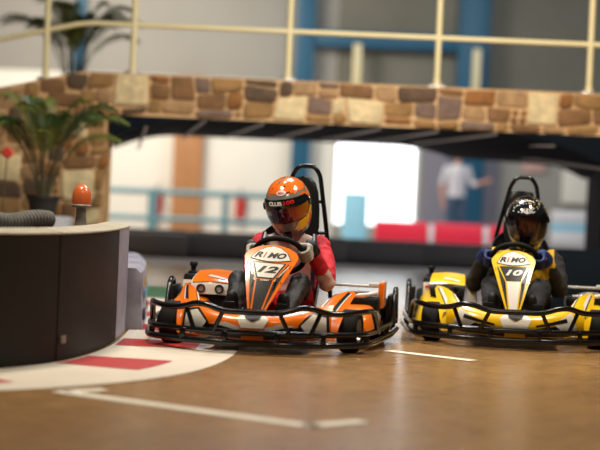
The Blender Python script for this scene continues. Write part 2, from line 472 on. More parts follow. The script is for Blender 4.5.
    prof = [(.88, .135, .17, .05), (1.0, .10, .20, .10), (1.18, .10, .215, .16), (1.34, .18, .215, .18), (1.42, .32, .215, .16), (1.46, .48, .20, .10), (1.49, .60, .18, .05), (1.51, .68, .12, .02)]
    rows = []
    for (y, z, hw, wr) in prof:
        rows.append([V((sx-hw, y-wr*.9, z+wr*.75)), V((sx-hw*.86, y-wr*.35, z+wr*.25)), V((sx-hw*.4, y, z)), V((sx, y+.005, z)), V((sx+hw*.4, y, z)), V((sx+hw*.86, y-wr*.35, z+wr*.25)), V((sx+hw, y-wr*.9, z+wr*.75))])
    Ss = patch(rows); shell(b, Ss, [(0, 0), (1, 0), (1, 1), (0, 1)], 'black', .012, (.08, .08))
    b.build('seat', K)
    # roll hoop with headrest
    hx = sx+.085 if not yel else sx+.01
    b = MB(); b.tube(fillet([(hx-.25, 1.52, .10), (hx-.18, 1.52, .66), (hx-.088, 1.50, 1.03), (hx-.05, 1.50, 1.085), (hx+.05, 1.50, 1.085), (hx+.088, 1.50, 1.03), (hx+.145, 1.52, .66), (hx+.20, 1.52, .10)], .09, 6), .0145, 'tube', 12)
    for z, w in ((.86, .118), (.66, .145)): b.tube([(hx-w, 1.51, z), (hx+w, 1.51, z)], .011, 'tube')
    RH = b.build('roll_hoop', K)
    b = MB(); rings = []
    for k, (z, w) in enumerate(((.62, .10), (.70, .115), (.82, .112), (.92, .10), (.98, .08), (1.01, .045), (1.02, .01))):
        if yel: z = min(z, .99)
        rings.append([V((hx-.015+w*math.cos(t)*(1), 1.46+.03*math.sin(t), z)) for t in [2*math.pi*j/16 for j in range(16)]])
    b.loft(rings, 'black'); b.build('headrest', RH)
    # engine cover (driver's right) with two intakes, fuel tank and cap
    dxe = V((-.06 if yel else -.01, 0, 0)); b = MB(); rows = [[V((-.50, 1.02, .29)), V((-.38, 1.0, .295)), V((-.27, 1.02, .29))], [V((-.51, 1.06, .375)), V((-.38, 1.04, .385)), V((-.265, 1.06, .375))], [V((-.50, 1.30, .425)), V((-.38, 1.30, .435)), V((-.27, 1.30, .425))]]
    rows = [[p+dxe-V((0, 0, .03)) for p in r] for r in rows]; Se = patch(rows)
    b.box((-.385+dxe.x, 1.18, .24), (.225, .26, .14), 'black', .02)
    shell(b, Se, [(0, 0), (1, 0), (1, 1), (0, 1)], 'white' if not yel else 'black', .008, (.15, .15))
    decal(b, Se, [(.02, .40), (.98, .40), (.98, .98), (.02, .98)], c1, .003, (.15, .15))
    decal(b, Se, [(.35, .6), (.8, .5), (.85, .56), (.4, .68)], 'white', .005, (.15, .15))
    E = b.build('engine_cover', K)
    for x in (-.445+dxe.x, -.33+dxe.x):
        q = MB(); q.lathe([(.018, .0), (.028, -.006), (.028, -.018), (.018, -.018), (.017, .02)], 'brown_sil', (x, 1.02, .297), 'y', 20); q.lathe([(.017, -.002), (.001, -.003)], 'black', (x, 1.02, .297), 'y', 20); q.build('intake', E)
    b = MB(); b.box((-.275 if yel else -.23, .98, .27 if yel else .30), (.06, .10, .22 if yel else .12), 'white' if yel else 'black', .012, Matrix.Rotation(R(-8), 3, 'Y')); b.build('side_plate', E)
    b = MB(); b.box((-.57, 1.40, .285), (.12, .16, .17), 'black', .02, taper=.88); b.box((-.57, 1.315, .285), (.10, .008, .09), 'white', .002, Matrix.Rotation(R(-4), 3, 'X'))
    St = lambda u, v: V((-.62+.1*u, 1.309, .24+.09*v))
    for (x0, y0, x1, y1) in ((.15, .55, .5, .72), (.4, .40, .85, .55), (.2, .25, .6, .38), (.55, .65, .85, .8)):
        decal(b, St, [(x0, y0), (x1, y0+.08), (x1, y1+.08), (x0, y1)], 'red', .002, (1, 1))
    FT = b.build('fuel_tank', K)
    b = MB(); b.lathe([(.001, .075), (.022, .075), (.026, .068), (.026, .052), (.020, .048), (.016, .03), (.016, .02), (.034, .012), (.036, 0), (.001, 0)], 'black', (-.57, 1.40, .367), 'z', 18); b.build('fuel_cap', FT)
    # open rear cover on the other side
    b = MB()
    b.box((.50, 1.31, .345), (.32, .02, .018), 'white', .008); b.box((.655, 1.22, .30), (.035, .26, .16), c1, .012)
    b.box((.50, 1.16, .25), (.30, .26, .08), 'black', .02)
    b.tube(fillet([(.40, 1.10, .29), (.54, 1.02, .30), (.63, 1.08, .315), (.65, 1.26, .335)], .05), .013, 'white')
    b.box((.60, 1.31, .352), (.07, .035, .03), 'white', .006)
    b.build('rear_cover', K)
    b = MB(); b.ball((.50, 1.12, .29), (.08, .06, .035), 'steel'); b.tube(fillet([(.42, 1.14, .29), (.50, 1.02, .32), (.57, 1.16, .31)], .04), .012, 'grey'); b.build('exhaust', K)
    return K, C, a, upv

# ------------------------------------------------------------------ HELMETS
def helmet(P, c, rotm, style):
    def S(az, el):   # degrees; az 0 = front, + = image right
        A, E = R(az), R(el); ce, se = math.cos(E), math.sin(E)
        k = ce**(.92 if el > 0 else .42); front = max(0, math.cos(A))
        x = .140*k*math.sin(A); y = -(.168+(.018*front*min(1, max(0, -el/40)) if el < 0 else 0))*k*math.cos(A)
        z = .158*se if el > 0 else .205*se
        if el < 0: x *= 1+.10*se*1.2
        return V((x, y+.01, z))
    b = MB(); base = {'o': 'h_grey', 'y': 'h_dark'}[style]; st = (12, 10)
    # shell with eye port left open
    def region(a0, a1, e0, e1): shell(b, S, [(a0, e0), (a1, e0), (a1, e1), (a0, e1)], base, .012, st, 1)
    b2 = b
    rings = []
    azs = [(-180+360*k/48) for k in range(48)]
    els = [-58, -50, -42, -34, -28, -22, -15, -8, 0, 8, 16, 22, 30, 40, 50, 60, 70, 80, 87, 89.7]
    vs = []; fs = []
    for e in els:
        for a in azs: vs.append(S(a, e))
    vo = len(vs)
    for e in els:
        for a in azs: vs.append(S(a, e)*.93)
    n = 48
    def hole(i, k):
        am = azs[k]+3.75; em = (els[i]+els[i+1])/2
        return abs(am) < 64 and -24 < em < 20
    for i in range(len(els)-1):
        for k in range(n):
            l = (k+1) % n
            if hole(i, k): continue
            fs.append([i*n+k, i*n+l, (i+1)*n+l, (i+1)*n+k]); fs.append([vo+i*n+k, vo+(i+1)*n+k, vo+(i+1)*n+l, vo+i*n+l])
    for i in range(len(els)-1):       # rim of the eye port and lower edge
        for k in range(n):
            if not hole(i, k): continue
            l = (k+1) % n
            if not hole(i-1, k): fs.append([i*n+k, i*n+l, vo+i*n+l, vo+i*n+k])
            if not hole(i+1, k): fs.append([(i+1)*n+k, (i+1)*n+l, vo+(i+1)*n+l, vo+(i+1)*n+k])
            if not hole(i, (k-1) % n): fs.append([i*n+k, (i+1)*n+k, vo+(i+1)*n+k, vo+i*n+k])
            if not hole(i, l): fs.append([i*n+l, (i+1)*n+l, vo+(i+1)*n+l, vo+i*n+l])
    for k in range(n): fs.append([k, (k+1) % n, vo+(k+1) % n, vo+k])
    b.add(vs, fs, base)
    def D(poly, m, off=.0015): decal(b, S, poly, m, off, st)
    if style == 'o':
        D([(-110, 52), (-84, 42), (-62, 62), (-44, 46), (-28, 64), (0, 58), (28, 64), (46, 44), (62, 60), (85, 34), (110, 50), (175, 45), (175, 86), (-175, 86), (-175, 50)], 'h_orange')
        D([(-30, 66), (-10, 68), (-14, 80), (-34, 76)], 'h_grey', .003); D([(12, 66), (34, 68), (30, 76), (14, 74)], 'h_white', .003); D([(-40, 30), (-52, 36), (-60, 50), (-52, 48)], 'h_orange', .003); D([(36, 30), (44, 44), (58, 52), (52, 36)], 'h_orange', .003)
        D([(50, 24), (66, 30), (80, 24), (100, 40), (90, 12), (66, 8)], 'h_orange'); D([(66, 10), (92, 8), (98, -12), (76, -20), (66, -6)], 'h_yellow', .002)
        D([(-66, 8), (-66, 26), (-80, 34), (-96, 20), (-84, 4)], 'h_orange')
        D([(70, -20), (98, -14), (104, -34), (78, -40), (52, -32), (54, -26)], 'h_orange', .002)
        D([(-62, -20), (-38, -24), (-24, -36), (-34, -46), (-56, -42), (-76, -26), (-74, -12), (-66, -14)], 'h_yellow', .002)
        D([(24, -36), (38, -24), (62, -20), (70, -14), (76, -24), (60, -42), (36, -46)], 'h_yellow', .003)
        D([(-12, -40), (12, -40), (14, -50), (-14, -50)], 'h_dark', .003)
        D([(-38, -33), (-22, -37), (-22, -39), (-38, -36)], 'h_white', .004); D([(22, -37), (38, -33), (38, -36), (22, -39)], 'h_white', .004)
        ov = [(16*math.cos(t)+0, 42+6.5*math.sin(t)) for t in [2*math.pi*k/20 for k in range(20)]]
        D(ov, 'h_white', .003)
        textdecal(b, S, 'BELL', (0, 42), 21, 5.5, 'red', .005, st, 0, .03)
    else:
        rnd = random.Random(3)
        for k in range(70):
            a0, e0 = rnd.uniform(-80, 80), rnd.uniform(30, 75)
            if abs(a0) < 34 and e0 < 52: continue
            w = rnd.uniform(1.5, 4); D([(a0, e0), (a0+w*1.5, e0+1), (a0+w, e0+w*.9), (a0-1, e0+w*.6)], 'h_white' if k % 3 else 'h_yellow', .002)
        textdecal(b, S, 'ARSC', (0, 39), 46, 13, 'h_white', .003, st, .25, .01)
        for k in range(12):
            a0 = -24+k*4.3; D([(a0, 34), (a0+2, 35+k % 3), (a0+1.4, 38)], 'h_white', .003)
    off = P['base']
    Hm = b.build('helmet', P['root'])
    Hm.location = c-off; Hm.rotation_euler = rotm.to_euler()
    b = MB()
    shell(b, S, [(-80, -4), (-68, -17), (-40, -20), (0, -21), (40, -20), (68, -17), (80, -4), (80, 14), (68, 24), (0, 27), (-68, 24), (-80, 14)] if style == 'o' else [(-80, -8), (-70, -26), (-40, -29), (0, -30), (40, -29), (70, -26), (80, -8), (80, 14), (68, 24), (0, 27), (-68, 24), (-80, 14)], 'visor_mirror' if style == 'o' else 'visor_smoke', .003, st, 1, .006)
    if style == 'o':
        decal(b, S, [(-80, 6), (-40, 9), (0, 10), (40, 9), (80, 6), (80, 14), (68, 24), (0, 27), (-68, 24), (-80, 14)], 'h_dark', .0075, st)
        textdecal(b, S, 'CLUB', (-18, 18), 38, 9, 'h_white', .009, st, 0, .06)
        textdecal(b, S, '100', (18, 18), 28, 9, 'red', .009, st, 0, .06)
    b.build('visor', Hm)
    for q in (-1, 1):
        b = MB(); b.lathe([(.024, -.004), (.022, .008), (.001, .010)] if q > 0 else [(.024, .004), (.022, -.008), (.001, -.010)], 'h_dark', S(q*80, 2)+V((q*.004, 0, 0)), 'x', 20)
        b.build('visor_pivot', Hm)
    b = MB(); b.box((0, -.165, -.165), (.06, .02, .028), 'h_dark', .008); b.build('chin_vent', Hm)
    return Hm

# ------------------------------------------------------------------ HANDS gripping a rim
def gripping_hand(root, base, C, a, upv, ang, wrist, m, name='glove'):
    rt = V((1, 0, 0)); rad = rt*math.cos(ang)+upv*math.sin(ang); tan = -rt*math.sin(ang)+upv*math.cos(ang)
    g = C+rad*.150
    # palm on the driver side of the rim, fingers wrapping round the front
    b = MB()
    side = 1 if rad.x > 0 else -1
    up = tan*side     # toward wheel top
    knuckles = []
    for i in range(4):
        o = up*(.036-.023*i)
        L = (.95, 1.05, 1.0, .82)[i]
        k0 = g+o+rad*.040+a*.012
        pts = [k0, g+o+rad*.037-a*.022, g+o+rad*.008-a*.036*1.05, g+o-rad*(.020*L)-a*.026, g+o-rad*(.028*L)-a*.002]
        limb(b, pts, [.0125, .0115, .0108, .010, .0085], 10, sub=4)
        knuckles.append(k0)
    pc = g+rad*.030+a*.032
    w = V(wrist)
    limb(b, [knuckles[0]+a*.004, knuckles[0]*.5+pc*.5+a*.006, w*.6+pc*.4], [.014, .018, .024], 10, sub=4)
    limb(b, [knuckles[1]+a*.004, pc, w], [.014, .024, .028], 12, sub=4)
    limb(b, [knuckles[2]+a*.004, pc-up*.01, w], [.014, .023, .028], 12, sub=4)
    limb(b, [knuckles[3]+a*.004, pc-up*.02, w], [.013, .02, .026], 10, sub=4)
    # thumb from the side of the palm, over the driver side of the rim
    limb(b, [pc*.6+w*.4+up*.018, pc+up*.034-rad*.012, g+up*.05-rad*.018+a*.020, g+up*.058-rad*.024+a*.002], [.016, .014, .012, .010], 10, sub=4)
    def fn(c): return 0
    return fuse(b, name, .0035, 2, .0, fn, (m,), root, base)

# ------------------------------------------------------------------ DRIVERS
def driver(kloc, kyaw, style, label, C, a, upv):
    basel = V((.035, 1.15, .10))
    base = basel.copy()
    w = Matrix.Rotation(kyaw, 4, 'Z')
    P = empty('person', V(kloc)+w @ basel, kyaw, label, 'person')
    dat = {'root': P, 'base': base}
    o = style == 'o'
    sx = .075 if o else .05
    if o:
        hd = V((.060, 1.07, .835)); sh = .605; shy = 1.15; shw = .185; hr = Matrix.Rotation(R(-8), 3, 'Z') @ Matrix.Rotation(R(-9), 3, 'Y') @ Matrix.Rotation(R(20), 3, 'X')
        elb = [V((-.13, .96, .36)), V((.335, .88, .375))]
    else:
        hd = V((.068, 1.06, .785)); sh = .54; shy = 1.14; shw = .20; hr = Matrix.Rotation(R(2), 3, 'Z') @ Matrix.Rotation(R(-3), 3, 'Y') @ Matrix.Rotation(R(17), 3, 'X')
        elb = [V((-.265, .92, .36)), V((.295, .94, .34))]
    b = MB()
    # torso
    rings = []
    for (y, z, rx, ry) in ((1.20, .13, .14, .10), (1.21, .19, .165, .12), (1.22, .28, .16, .115), (1.21, .38, .17, .12), (1.19, sh-.10, .195, .125), (shy+.015, sh-.03, .205, .11), (shy, sh+.03, .15, .085), (shy-.01, sh+.065, .085, .065), (shy-.02, sh+.09, .055, .055)):
        rings.append([V((sx+rx*math.cos(t), y+ry*math.sin(t), z)) for t in [2*math.pi*k/24 for k in range(24)]])
    b.loft(rings, 'skin')
    neck = V((sx, shy-.02, sh+.08))
    limb(b, [neck-V((0, 0, .05)), neck*.5+hd*.5, hd], [.062, .056, .056])
    # head with face
    hm = hr
    def hp(p): return hd+hm @ V(p)
    b.ball(hd+hm @ V((0, .012, .03)), (.076, .096, .094), 'skin', rot=hm)
    b.ball(hd+hm @ V((0, -.018, -.045)), (.060, .074, .070), 'skin', rot=hm)
    b.ball(hp((0, -.075, -.088)), (.028, .022, .022), 'skin', rot=hm)
    limb(b, [hp((0, -.088, .012)), hp((0, -.108, -.022)), hp((0, -.098, -.032))], [.010, .013, .012], 10, sub=3)
    for q in (-1, 1):
        b.ball(hp((q*.034, -.078, .028)), (.024, .014, .009), 'skin', rot=hm)
        b.ball(hp((q*.040, -.072, -.022)), (.022, .018, .02), 'skin', rot=hm)
    b.ball(hp((0, -.092, -.058)), (.024, .012, .007), 'skin', rot=hm); b.ball(hp((0, -.090, -.070)), (.020, .012, .007), 'skin', rot=hm)
    # arms
    wr = []
    for i, s in enumerate((-1, 1)):
        ang = R(180) if s < 0 else R(0)
        if o: ang = R(176) if s < 0 else R(12)
        rad = V((1, 0, 0))*math.cos(ang)+upv*math.sin(ang)
        wrist = C+rad*.182+a*.08+V((0, 0, -.02))
        wr.append((ang, wrist))
        S0 = V((sx+s*shw, shy, sh-.012)); e = elb[i]
        up_r = .066 if o else .074
        limb(b, [S0, S0*.5+e*.5+V((s*.012, .0, 0)), e], [up_r, up_r*.93, up_r*.82])
        limb(b, [e, e*.5+wrist*.5, wrist], [up_r*.82, up_r*.74, .042])
    # legs
    for s in (-1, 1):
        hip = V((sx+s*.085, 1.16, .19)); kn = V((-.185, .74, .375)) if s < 0 else V((.185, .74, .375)); an = V((-.165, .42, .17)) if s < 0 else V((.135, .42, .17))
        if not o: kn = V((-.155, .72, .355)) if s < 0 else V((.165, .72, .355)); an = V((-.14, .42, .17)) if s < 0 else V((.10, .42, .17))
        q = 1.12 if not o else 1
        limb(b, [hip, hip*.5+kn*.5, kn], [.088, .078*q, .064*q])
        limb(b, [kn, kn*.5+an*.5, an], [.064*q, .056*q, .048*q])
    hz = hd.z
    def seg(p, A, B):
        t = max(0, min(1, (p-A).dot(B-A)/(B-A).length_squared)); return (p-(A+(B-A)*t)).length
    mats = ('suit_red', 'suit_pale', 'suit_navy', 'suit_black', 'skin', 'collar') if o else ('jacket', 'jacket_y', 'suit_navy', 'trouser', 'skin', 'collar')
    SL = [V((sx+s*shw, shy, sh-.012)) for s in (-1, 1)]
    def fn(c):
        if c.z > sh+.135: return 4
        if c.z > sh+.075 and abs(c.x-sx) < .085: return 5
        if c.y < 1.02 and min(seg(c, elb[i], wr[i][1]) for i in (0, 1)) > .09 and c.z < .50:
            if o: return 3 if c.y < .84 else 0
            return 3
        if c.z < .24: return 3 if not o else 0
        x = c.x-sx
        if o:
            dl = min(seg(c, SL[i], elb[i]) for i in (0, 1))
            fa = min(seg(c, elb[i], wr[i][1]) for i in (0, 1))
            if fa < .1 and c.y < 1.0 and seg(c, SL[0], elb[0]) > .01:
                s_ = 1 if c.x > .1 else 0
                t = (c-elb[s_]).dot(wr[s_][1]-elb[s_])/(wr[s_][1]-elb[s_]).length_squared
                ax = elb[s_].lerp(wr[s_][1], max(0, t))
                if (c.z < ax.z+.015 and -.3 < t < .34): return 1
                if t > .80: return 3
                return 0
            if abs(x) < .135 and c.y < 1.2 and c.z > .3: return 1
            if abs(x) < .158+.0 and c.z > .3: return 2
            return 0
        if abs(x) < .17 and c.y < 1.2 and c.z > .27: return 1
        if c.z > sh-.05 and abs(x) < .21: return 1
        return 0
    bo = fuse(b, 'body', .0085, 4, .010 if o else .012, fn, mats, P, base)
    # collar
    b = MB()
    ring = [neck+V((.078*math.cos(t), -.005+.072*math.sin(t), -.005-.018*math.sin(t+1.57)*-1)) for t in [2*math.pi*k/28 for k in range(28)]]
    b.tube(ring, .017, 'collar', 10, closed=True); b.build('collar', P, off=base)
    if o:   # coloured piping on the shoulders
        for s in (-1, 1):
            for dx, mm in ((.150, 'h_white'), (.162, 'glove_blue')):
                b = MB(); pts = []
                for k in range(7):
                    t = k/6; pts.append(V((sx+s*(dx+.02*t), shy-.075-.055*math.sin(t*1.5), sh+.055-.14*t)))
                b.tube(pts, .007, mm, 8); b.build('piping', P, off=base)
    helmet(dat, hd+hm @ V((0, .0, .012)), hr, style)
    for ang, wrist in wr:
        gripping_hand(P, base, C, a, upv, ang, wrist, 'glove_grey' if o else 'glove_blue')
    if True:
        for i, (ang, wrist) in enumerate(wr):
            rad = V((1, 0, 0))*math.cos(ang)+upv*math.sin(ang); back = (elb[i]-wrist).normalized()
            b = MB(); limb(b, [wrist+back*(.015 if o else .05), wrist+back*.005, wrist-rad*.012-a*.02], [.043 if o else .056, .043, .034], 16, 'suit_black' if o else 'glove_blue'); b.build('cuff', P, off=base)
    for s in (-1, 1):
        x = (-.165 if s < 0 else .135) if o else (-.14 if s < 0 else .10)
        b = MB()
        limb(b, [V((x, .45, .125)), V((x, .40, .16)), V((x, .37, .22)), V((x, .355, .30))], [.045, .046, .044, .036], 14)
        b.box((x, .335, .205), (.078, .02, .20), 'shoe', .012, Matrix.Rotation(R(-8), 3, 'X'))
        limb(b, [V((x, .42, .15)), V((x, .48, .21))], [.045, .05])
        fuse(b, 'shoe', .006, 3, 0, None, ('shoe',), P, base)
    return P

KO, KY = (-.248, 9.75, 0), (1.350, 10.75, 0)
yaw = R(-6)
k1, C1, a1, u1 = make_kart(KO, yaw, 'orange', 'white', '12', (.0, .055), 'orange and white go-kart with black bumper, number 12 on its steering panel')
k2, C2, a2, u2 = make_kart(KY, yaw, 'yellow', 'white', '10', (-.015, -.022), 'yellow and white go-kart with black bumper, number 10 on its steering panel')
driver(KO, yaw, 'o', 'person in a red and pale race suit and orange full-face helmet, driving the orange kart', C1, a1, u1)
driver(KY, yaw, 'y', 'person in dark and yellow overalls, glossy black helmet and blue gloves, driving the yellow kart', C2, a2, u2)
#SETTING
# ------------------------------------------------------------------ setting materials
def floor_mat():
    m = bpy.data.materials.new('polished_tan_concrete'); m.use_nodes = True
    nt = m.node_tree; b = nt.nodes['Principled BSDF']; L = nt.links
    tc = nt.nodes.new('ShaderNodeTexCoord')
    mp = nt.nodes.new('ShaderNodeMapping'); mp.inputs['Scale'].default_value = (2.2, 14, 1); mp.inputs['Rotation'].default_value = (0, 0, R(4))
    n = nt.nodes.new('ShaderNodeTexNoise'); n.inputs['Scale'].default_value = 3; n.inputs['Detail'].default_value = 7; n.inputs['Roughness'].default_value = .65
    L.new(tc.outputs['Object'], mp.inputs['Vector']); L.new(mp.outputs['Vector'], n.inputs['Vector'])
    n2 = nt.nodes.new('ShaderNodeTexNoise'); n2.inputs['Scale'].default_value = .9; n2.inputs['Detail'].default_value = 3
    L.new(tc.outputs['Object'], n2.inputs['Vector'])
    c = nt.nodes.new('ShaderNodeValToRGB'); e = c.color_ramp.elements
    e[0].position = .34; e[0].color = (.23, .115, .038, 1); e[1].position = .66; e[1].color = (.52, .30, .115, 1)
    L.new(n.outputs['Fac'], c.inputs['Fac'])
    mx = nt.nodes.new('ShaderNodeMix'); mx.data_type = 'RGBA'; mx.blend_type = 'MULTIPLY'; mx.inputs['Factor'].default_value = .5
    c2 = nt.nodes.new('ShaderNodeValToRGB'); c2.color_ramp.elements[0].color = (.55, .5, .45, 1); c2.color_ramp.elements[0].position = .35; c2.color_ramp.elements[1].position = .62
    L.new(n2.outputs['Fac'], c2.inputs['Fac']); L.new(c.outputs['Color'], mx.inputs['A']); L.new(c2.outputs['Color'], mx.inputs['B'])
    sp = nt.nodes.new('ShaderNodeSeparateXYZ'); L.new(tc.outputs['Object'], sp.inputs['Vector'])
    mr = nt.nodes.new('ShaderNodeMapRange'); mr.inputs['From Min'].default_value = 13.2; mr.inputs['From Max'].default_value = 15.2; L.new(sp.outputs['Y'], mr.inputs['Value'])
    m2 = nt.nodes.new('ShaderNodeMix'); m2.data_type = 'RGBA'; L.new(mr.outputs['Result'], m2.inputs['Factor']); L.new(mx.outputs['Result'], m2.inputs['A']); m2.inputs['B'].default_value = (.46, .41, .41, 1)  # paler far floor: reflected light put into the colour
    L.new(m2.outputs['Result'], b.inputs['Base Color'])
    b.inputs['Roughness'].default_value = .27
    bp = nt.nodes.new('ShaderNodeBump'); bp.inputs['Strength'].default_value = .15; bp.inputs['Distance'].default_value = .005
    L.new(n.outputs['Fac'], bp.inputs['Height']); L.new(bp.outputs['Normal'], b.inputs['Normal'])
    return m
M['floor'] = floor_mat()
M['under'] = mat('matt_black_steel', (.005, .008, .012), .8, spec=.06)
M['cream_wall'] = mat('cream_plaster', (.82, .78, .68), .8, scale=1)
M['grey_clad'] = mat('warm_grey_cladding', (.34, .32, .28), .8, scale=1)
M['dark_clad'] = mat('olive_grey_cladding', (.17, .16, .125), .8, scale=1, var=.2)
M['mid_wall'] = mat('grey_wall_paint', (.30, .29, .26), .8, scale=1)
M['violet_wall'] = mat('violet_grey_wall_paint', (.22, .21, .25), .8, scale=1)
M['blue_steel'] = mat('blue_painted_steel', (.006, .085, .16), .5)
M['teal_rail'] = mat('teal_painted_rail', (.10, .22, .25), .5)
M['wood'] = mat('brown_timber', (.42, .19, .07), .6, scale=4, var=.2)
M['cream_paint'] = mat('cream_gloss_paint', (.74, .64, .36), .35, scale=5)
M['day'] = emis('daylit_glass', (.93, .97, 1.0), 2.6)
M['ext_red'] = mat('extinguisher_red', (.5, .03, .02), .35)
M['bar_red'] = mat('red_barrier_plastic', (.80, .015, .05), .4)
M['bar_pale'] = mat('pale_barrier_plastic', (.72, .70, .70), .4)
M['bar_dark'] = mat('dark_barrier_rubber', (.38, .38, .40), .8)
M['board_blue'] = mat('light_blue_board', (.30, .62, .76), .4)
M['sign_pink'] = mat('faded_pink_sign', (.62, .38, .33), .6)
M['pad'] = mat('brown_black_conveyor_rubber', (.010, .008, .0055), .6, scale=3, var=.3, bump=.1, spec=.3)
M['dust'] = mat('dusty_cream_strip', (.40, .36, .27), .7, scale=14, var=.5)
M['tyre_dust'] = mat('dusty_grey_tyre', (.14, .135, .12), .85, scale=12, var=.35, bump=.3)
M['wrap'] = mat('lilac_white_wrap', (.30, .29, .36), .45, scale=9, var=.6)
M['kerb_white'] = mat('kerb_white_paint', (.74, .66, .54), .5, scale=4, var=.12)
M['kerb_red'] = mat('kerb_red_paint', (.50, .035, .03), .5, scale=4, var=.15)
M['green_paint'] = mat('green_floor_paint', (.05, .17, .08), .5)
M['line'] = mat('white_line_paint', (.88, .82, .68), .6, scale=8, var=.12)
M['mortar'] = mat('ochre_mortar', (.56, .35, .17), .9, scale=10, var=.25, bump=.6, bscale=60)
stones = {'stone_brown': (.19, .092, .034), 'stone_dark': (.10, .058, .032), 'stone_ochre': (.27, .145, .048), 'stone_tan': (.34, .20, .09), 'stone_cream': (.60, .47, .26), 'stone_mauve': (.165, .105, .075), 'stone_rust': (.24, .095, .022)}
for k, c in stones.items(): M[k] = mat(k, c, .85, scale=11, var=.6, bump=1.0, bscale=35)
M['leaf'] = mat('palm_green', (.03, .065, .010), .5, var=.3)
M['leaf2'] = mat('palm_light_green', (.10, .12, .015), .5, var=.3)
M['stem'] = mat('palm_stem', (.06, .05, .02), .7)
M['pot'] = mat('dark_plastic_pot', (.012, .011, .010), .5)
M['soil'] = mat('soil', (.03, .02, .01), .95)
M['flower'] = mat('red_flower', (.6, .03, .015), .5)
M['amber'] = mat('orange_beacon_plastic', (.62, .13, .035), .3, coat=.3)
M['post_grey'] = mat('grey_beacon_base', (.22, .19, .16), .5)
M['shirt'] = mat('white_shirt', (.62, .60, .62), .8)
M['jeans'] = mat('blue_grey_trousers', (.06, .10, .16), .8)

def plane(name, pts, m, kind='structure'):
    b = MB(); b.add(pts, [[0, 1, 2, 3]], m); o = b.build(name, smooth=False); o['kind'] = kind; return o
def sbox(name, x0, x1, y0, y1, z0, z1, m):
    b = MB(); b.box(((x0+x1)/2, (y0+y1)/2, (z0+z1)/2), (x1-x0, y1-y0, z1-z0), m, .01); o = b.build(name); o['kind'] = 'structure'; return o
YW = 32.0
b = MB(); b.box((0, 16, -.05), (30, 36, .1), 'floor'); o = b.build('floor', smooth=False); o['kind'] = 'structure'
# back wall with a daylit opening
WX0, WX1, WZ0, WZ1 = .56, 2.12, .35, 2.75
sb = [('wall_back', -12, .0, 0, 2.9, 'cream_wall'), ('wall_back_upper', -12, .55, 2.9, 7, 'grey_clad'), ('wall_back_right_upper', .55, 12, 2.9, 7, 'dark_clad'),
      ('wall_back_lintel', .0, 2.2, 2.75, 2.9, 'mid_wall'), ('wall_back_jamb', .0, WX0, 0, 2.75, 'cream_wall'), ('wall_back_sill', WX0, WX1, 0, WZ0, 'mid_wall'),
      ('wall_back_middle', 2.2, 3.6, 0, 2.9, 'violet_wall'), ('wall_back_right', 3.6, 12, 0, 2.9, 'mid_wall')]
for n_, x0, x1, z0, z1, m_ in sb: sbox(n_, x0, x1, YW, YW+.2, z0, z1, m_)
sbox('wall_back_post', WX1, 2.2, YW, YW+.2, 0, 2.75, 'mid_wall')
b = MB(); b.box(((WX0+WX1)/2, YW+.12, (WZ0+WZ1)/2), (WX1-WX0, .02, WZ1-WZ0), 'day'); o = b.build('window_1'); o['kind'] = 'structure'
b = MB()
for x in (WX0+.03, WX1-.03): b.box((x, YW+.06, (WZ0+WZ1)/2), (.06, .08, WZ1-WZ0), 'bar_pale')
b.box(((WX0+WX1)/2, YW+.06, WZ1-.03), (WX1-WX0, .08, .06), 'bar_pale'); f = b.build('window_frame', o)
# blue steel columns and beam in front of the wall
for i, (x0, x1) in enumerate(((-.22, .12), (2.72, 3.28))):
    o = sbox('trim_%d' % (i+1), x0, x1, YW-.35, YW-.06, 0, 6.5, 'blue_steel')
sbox('trim_3', .12, 2.72, YW-.3, YW-.08, 3.55, 3.85, 'blue_steel')
sbox('trim_4', -4.22, -4.03, YW-.3, YW-.06, 2.0, 6.5, 'blue_steel')
sbox('trim_5', -2.35, -1.82, YW-.3, YW-.06, 0, 2.9, 'wood')
for i, x in enumerate((.9, 3.05)): sbox('trim_%d' % (6+i), x-.07, x+.07, YW-.5, YW-.38, 2.3, 3.6, 'cream_paint')
sbox('wall_back_cream_panel', 4.75, 5.35, YW-.1, YW-.01, .9, 2.7, 'cream_wall')

def thing(b, name, label, cat, group=None):
    o = b.build(name); return tag(o, label, cat, group)
b = MB(); b.box((4.22, YW-.04, 1.62), (.42, .05, .36), 'sign_pink', .01); thing(b, 'wall_sign', 'faded pink square sign on the grey back wall, above the yellow kart', 'sign')
for i, (x, lb) in enumerate(((-2.62, 'red extinguisher against the cream wall, left of the brown timber pillar'), (-1.10, 'red extinguisher against the cream wall, right of the brown timber pillar'))):
    e = empty('fire_extinguisher', (x, YW-.095, .32), 0, lb, 'fire extinguisher', 'extinguishers along the back wall')
    b = MB(); b.lathe([(.001, 0), (.085, 0), (.09, .02), (.09, .40), (.07, .47), (.03, .5), (.001, .5)], 'ext_red'); b.build('cylinder_body', e)
    b = MB(); b.box((0, 0, .53), (.04, .05, .05), 'black', .01); b.tube([(0, -.03, .55), (0, .1, .58)], .012, 'black'); b.build('handle', e)
    b = MB(); b.tube(spline([(0, -.03, .53), (.10, -.05, .45), (.11, -.03, .2)], 6), .012, 'black'); b.build('hose', e)
# teal guard rail
e = empty('guard_rail', (-3, 29, 0), 0, 'teal painted tubular guard rail in front of the cream wall', 'railing')
for z, r in ((.80, .05), (.36, .045)):
    b = MB(); b.tube([(-4, 0, z), (2.85, 0, z)], r, 'teal_rail'); b.build('rail', e)
for x in (-2.9, .55, 1.75, 2.8):
    b = MB(); b.tube([(x, 0, 0), (x, 0, .84)], .055 if x > .6 else .085, 'teal_rail'); b.lathe([(.1, 0), (.1, .015), (.001, .02)], 'teal_rail', (x, 0, 0)); b.build('post', e)
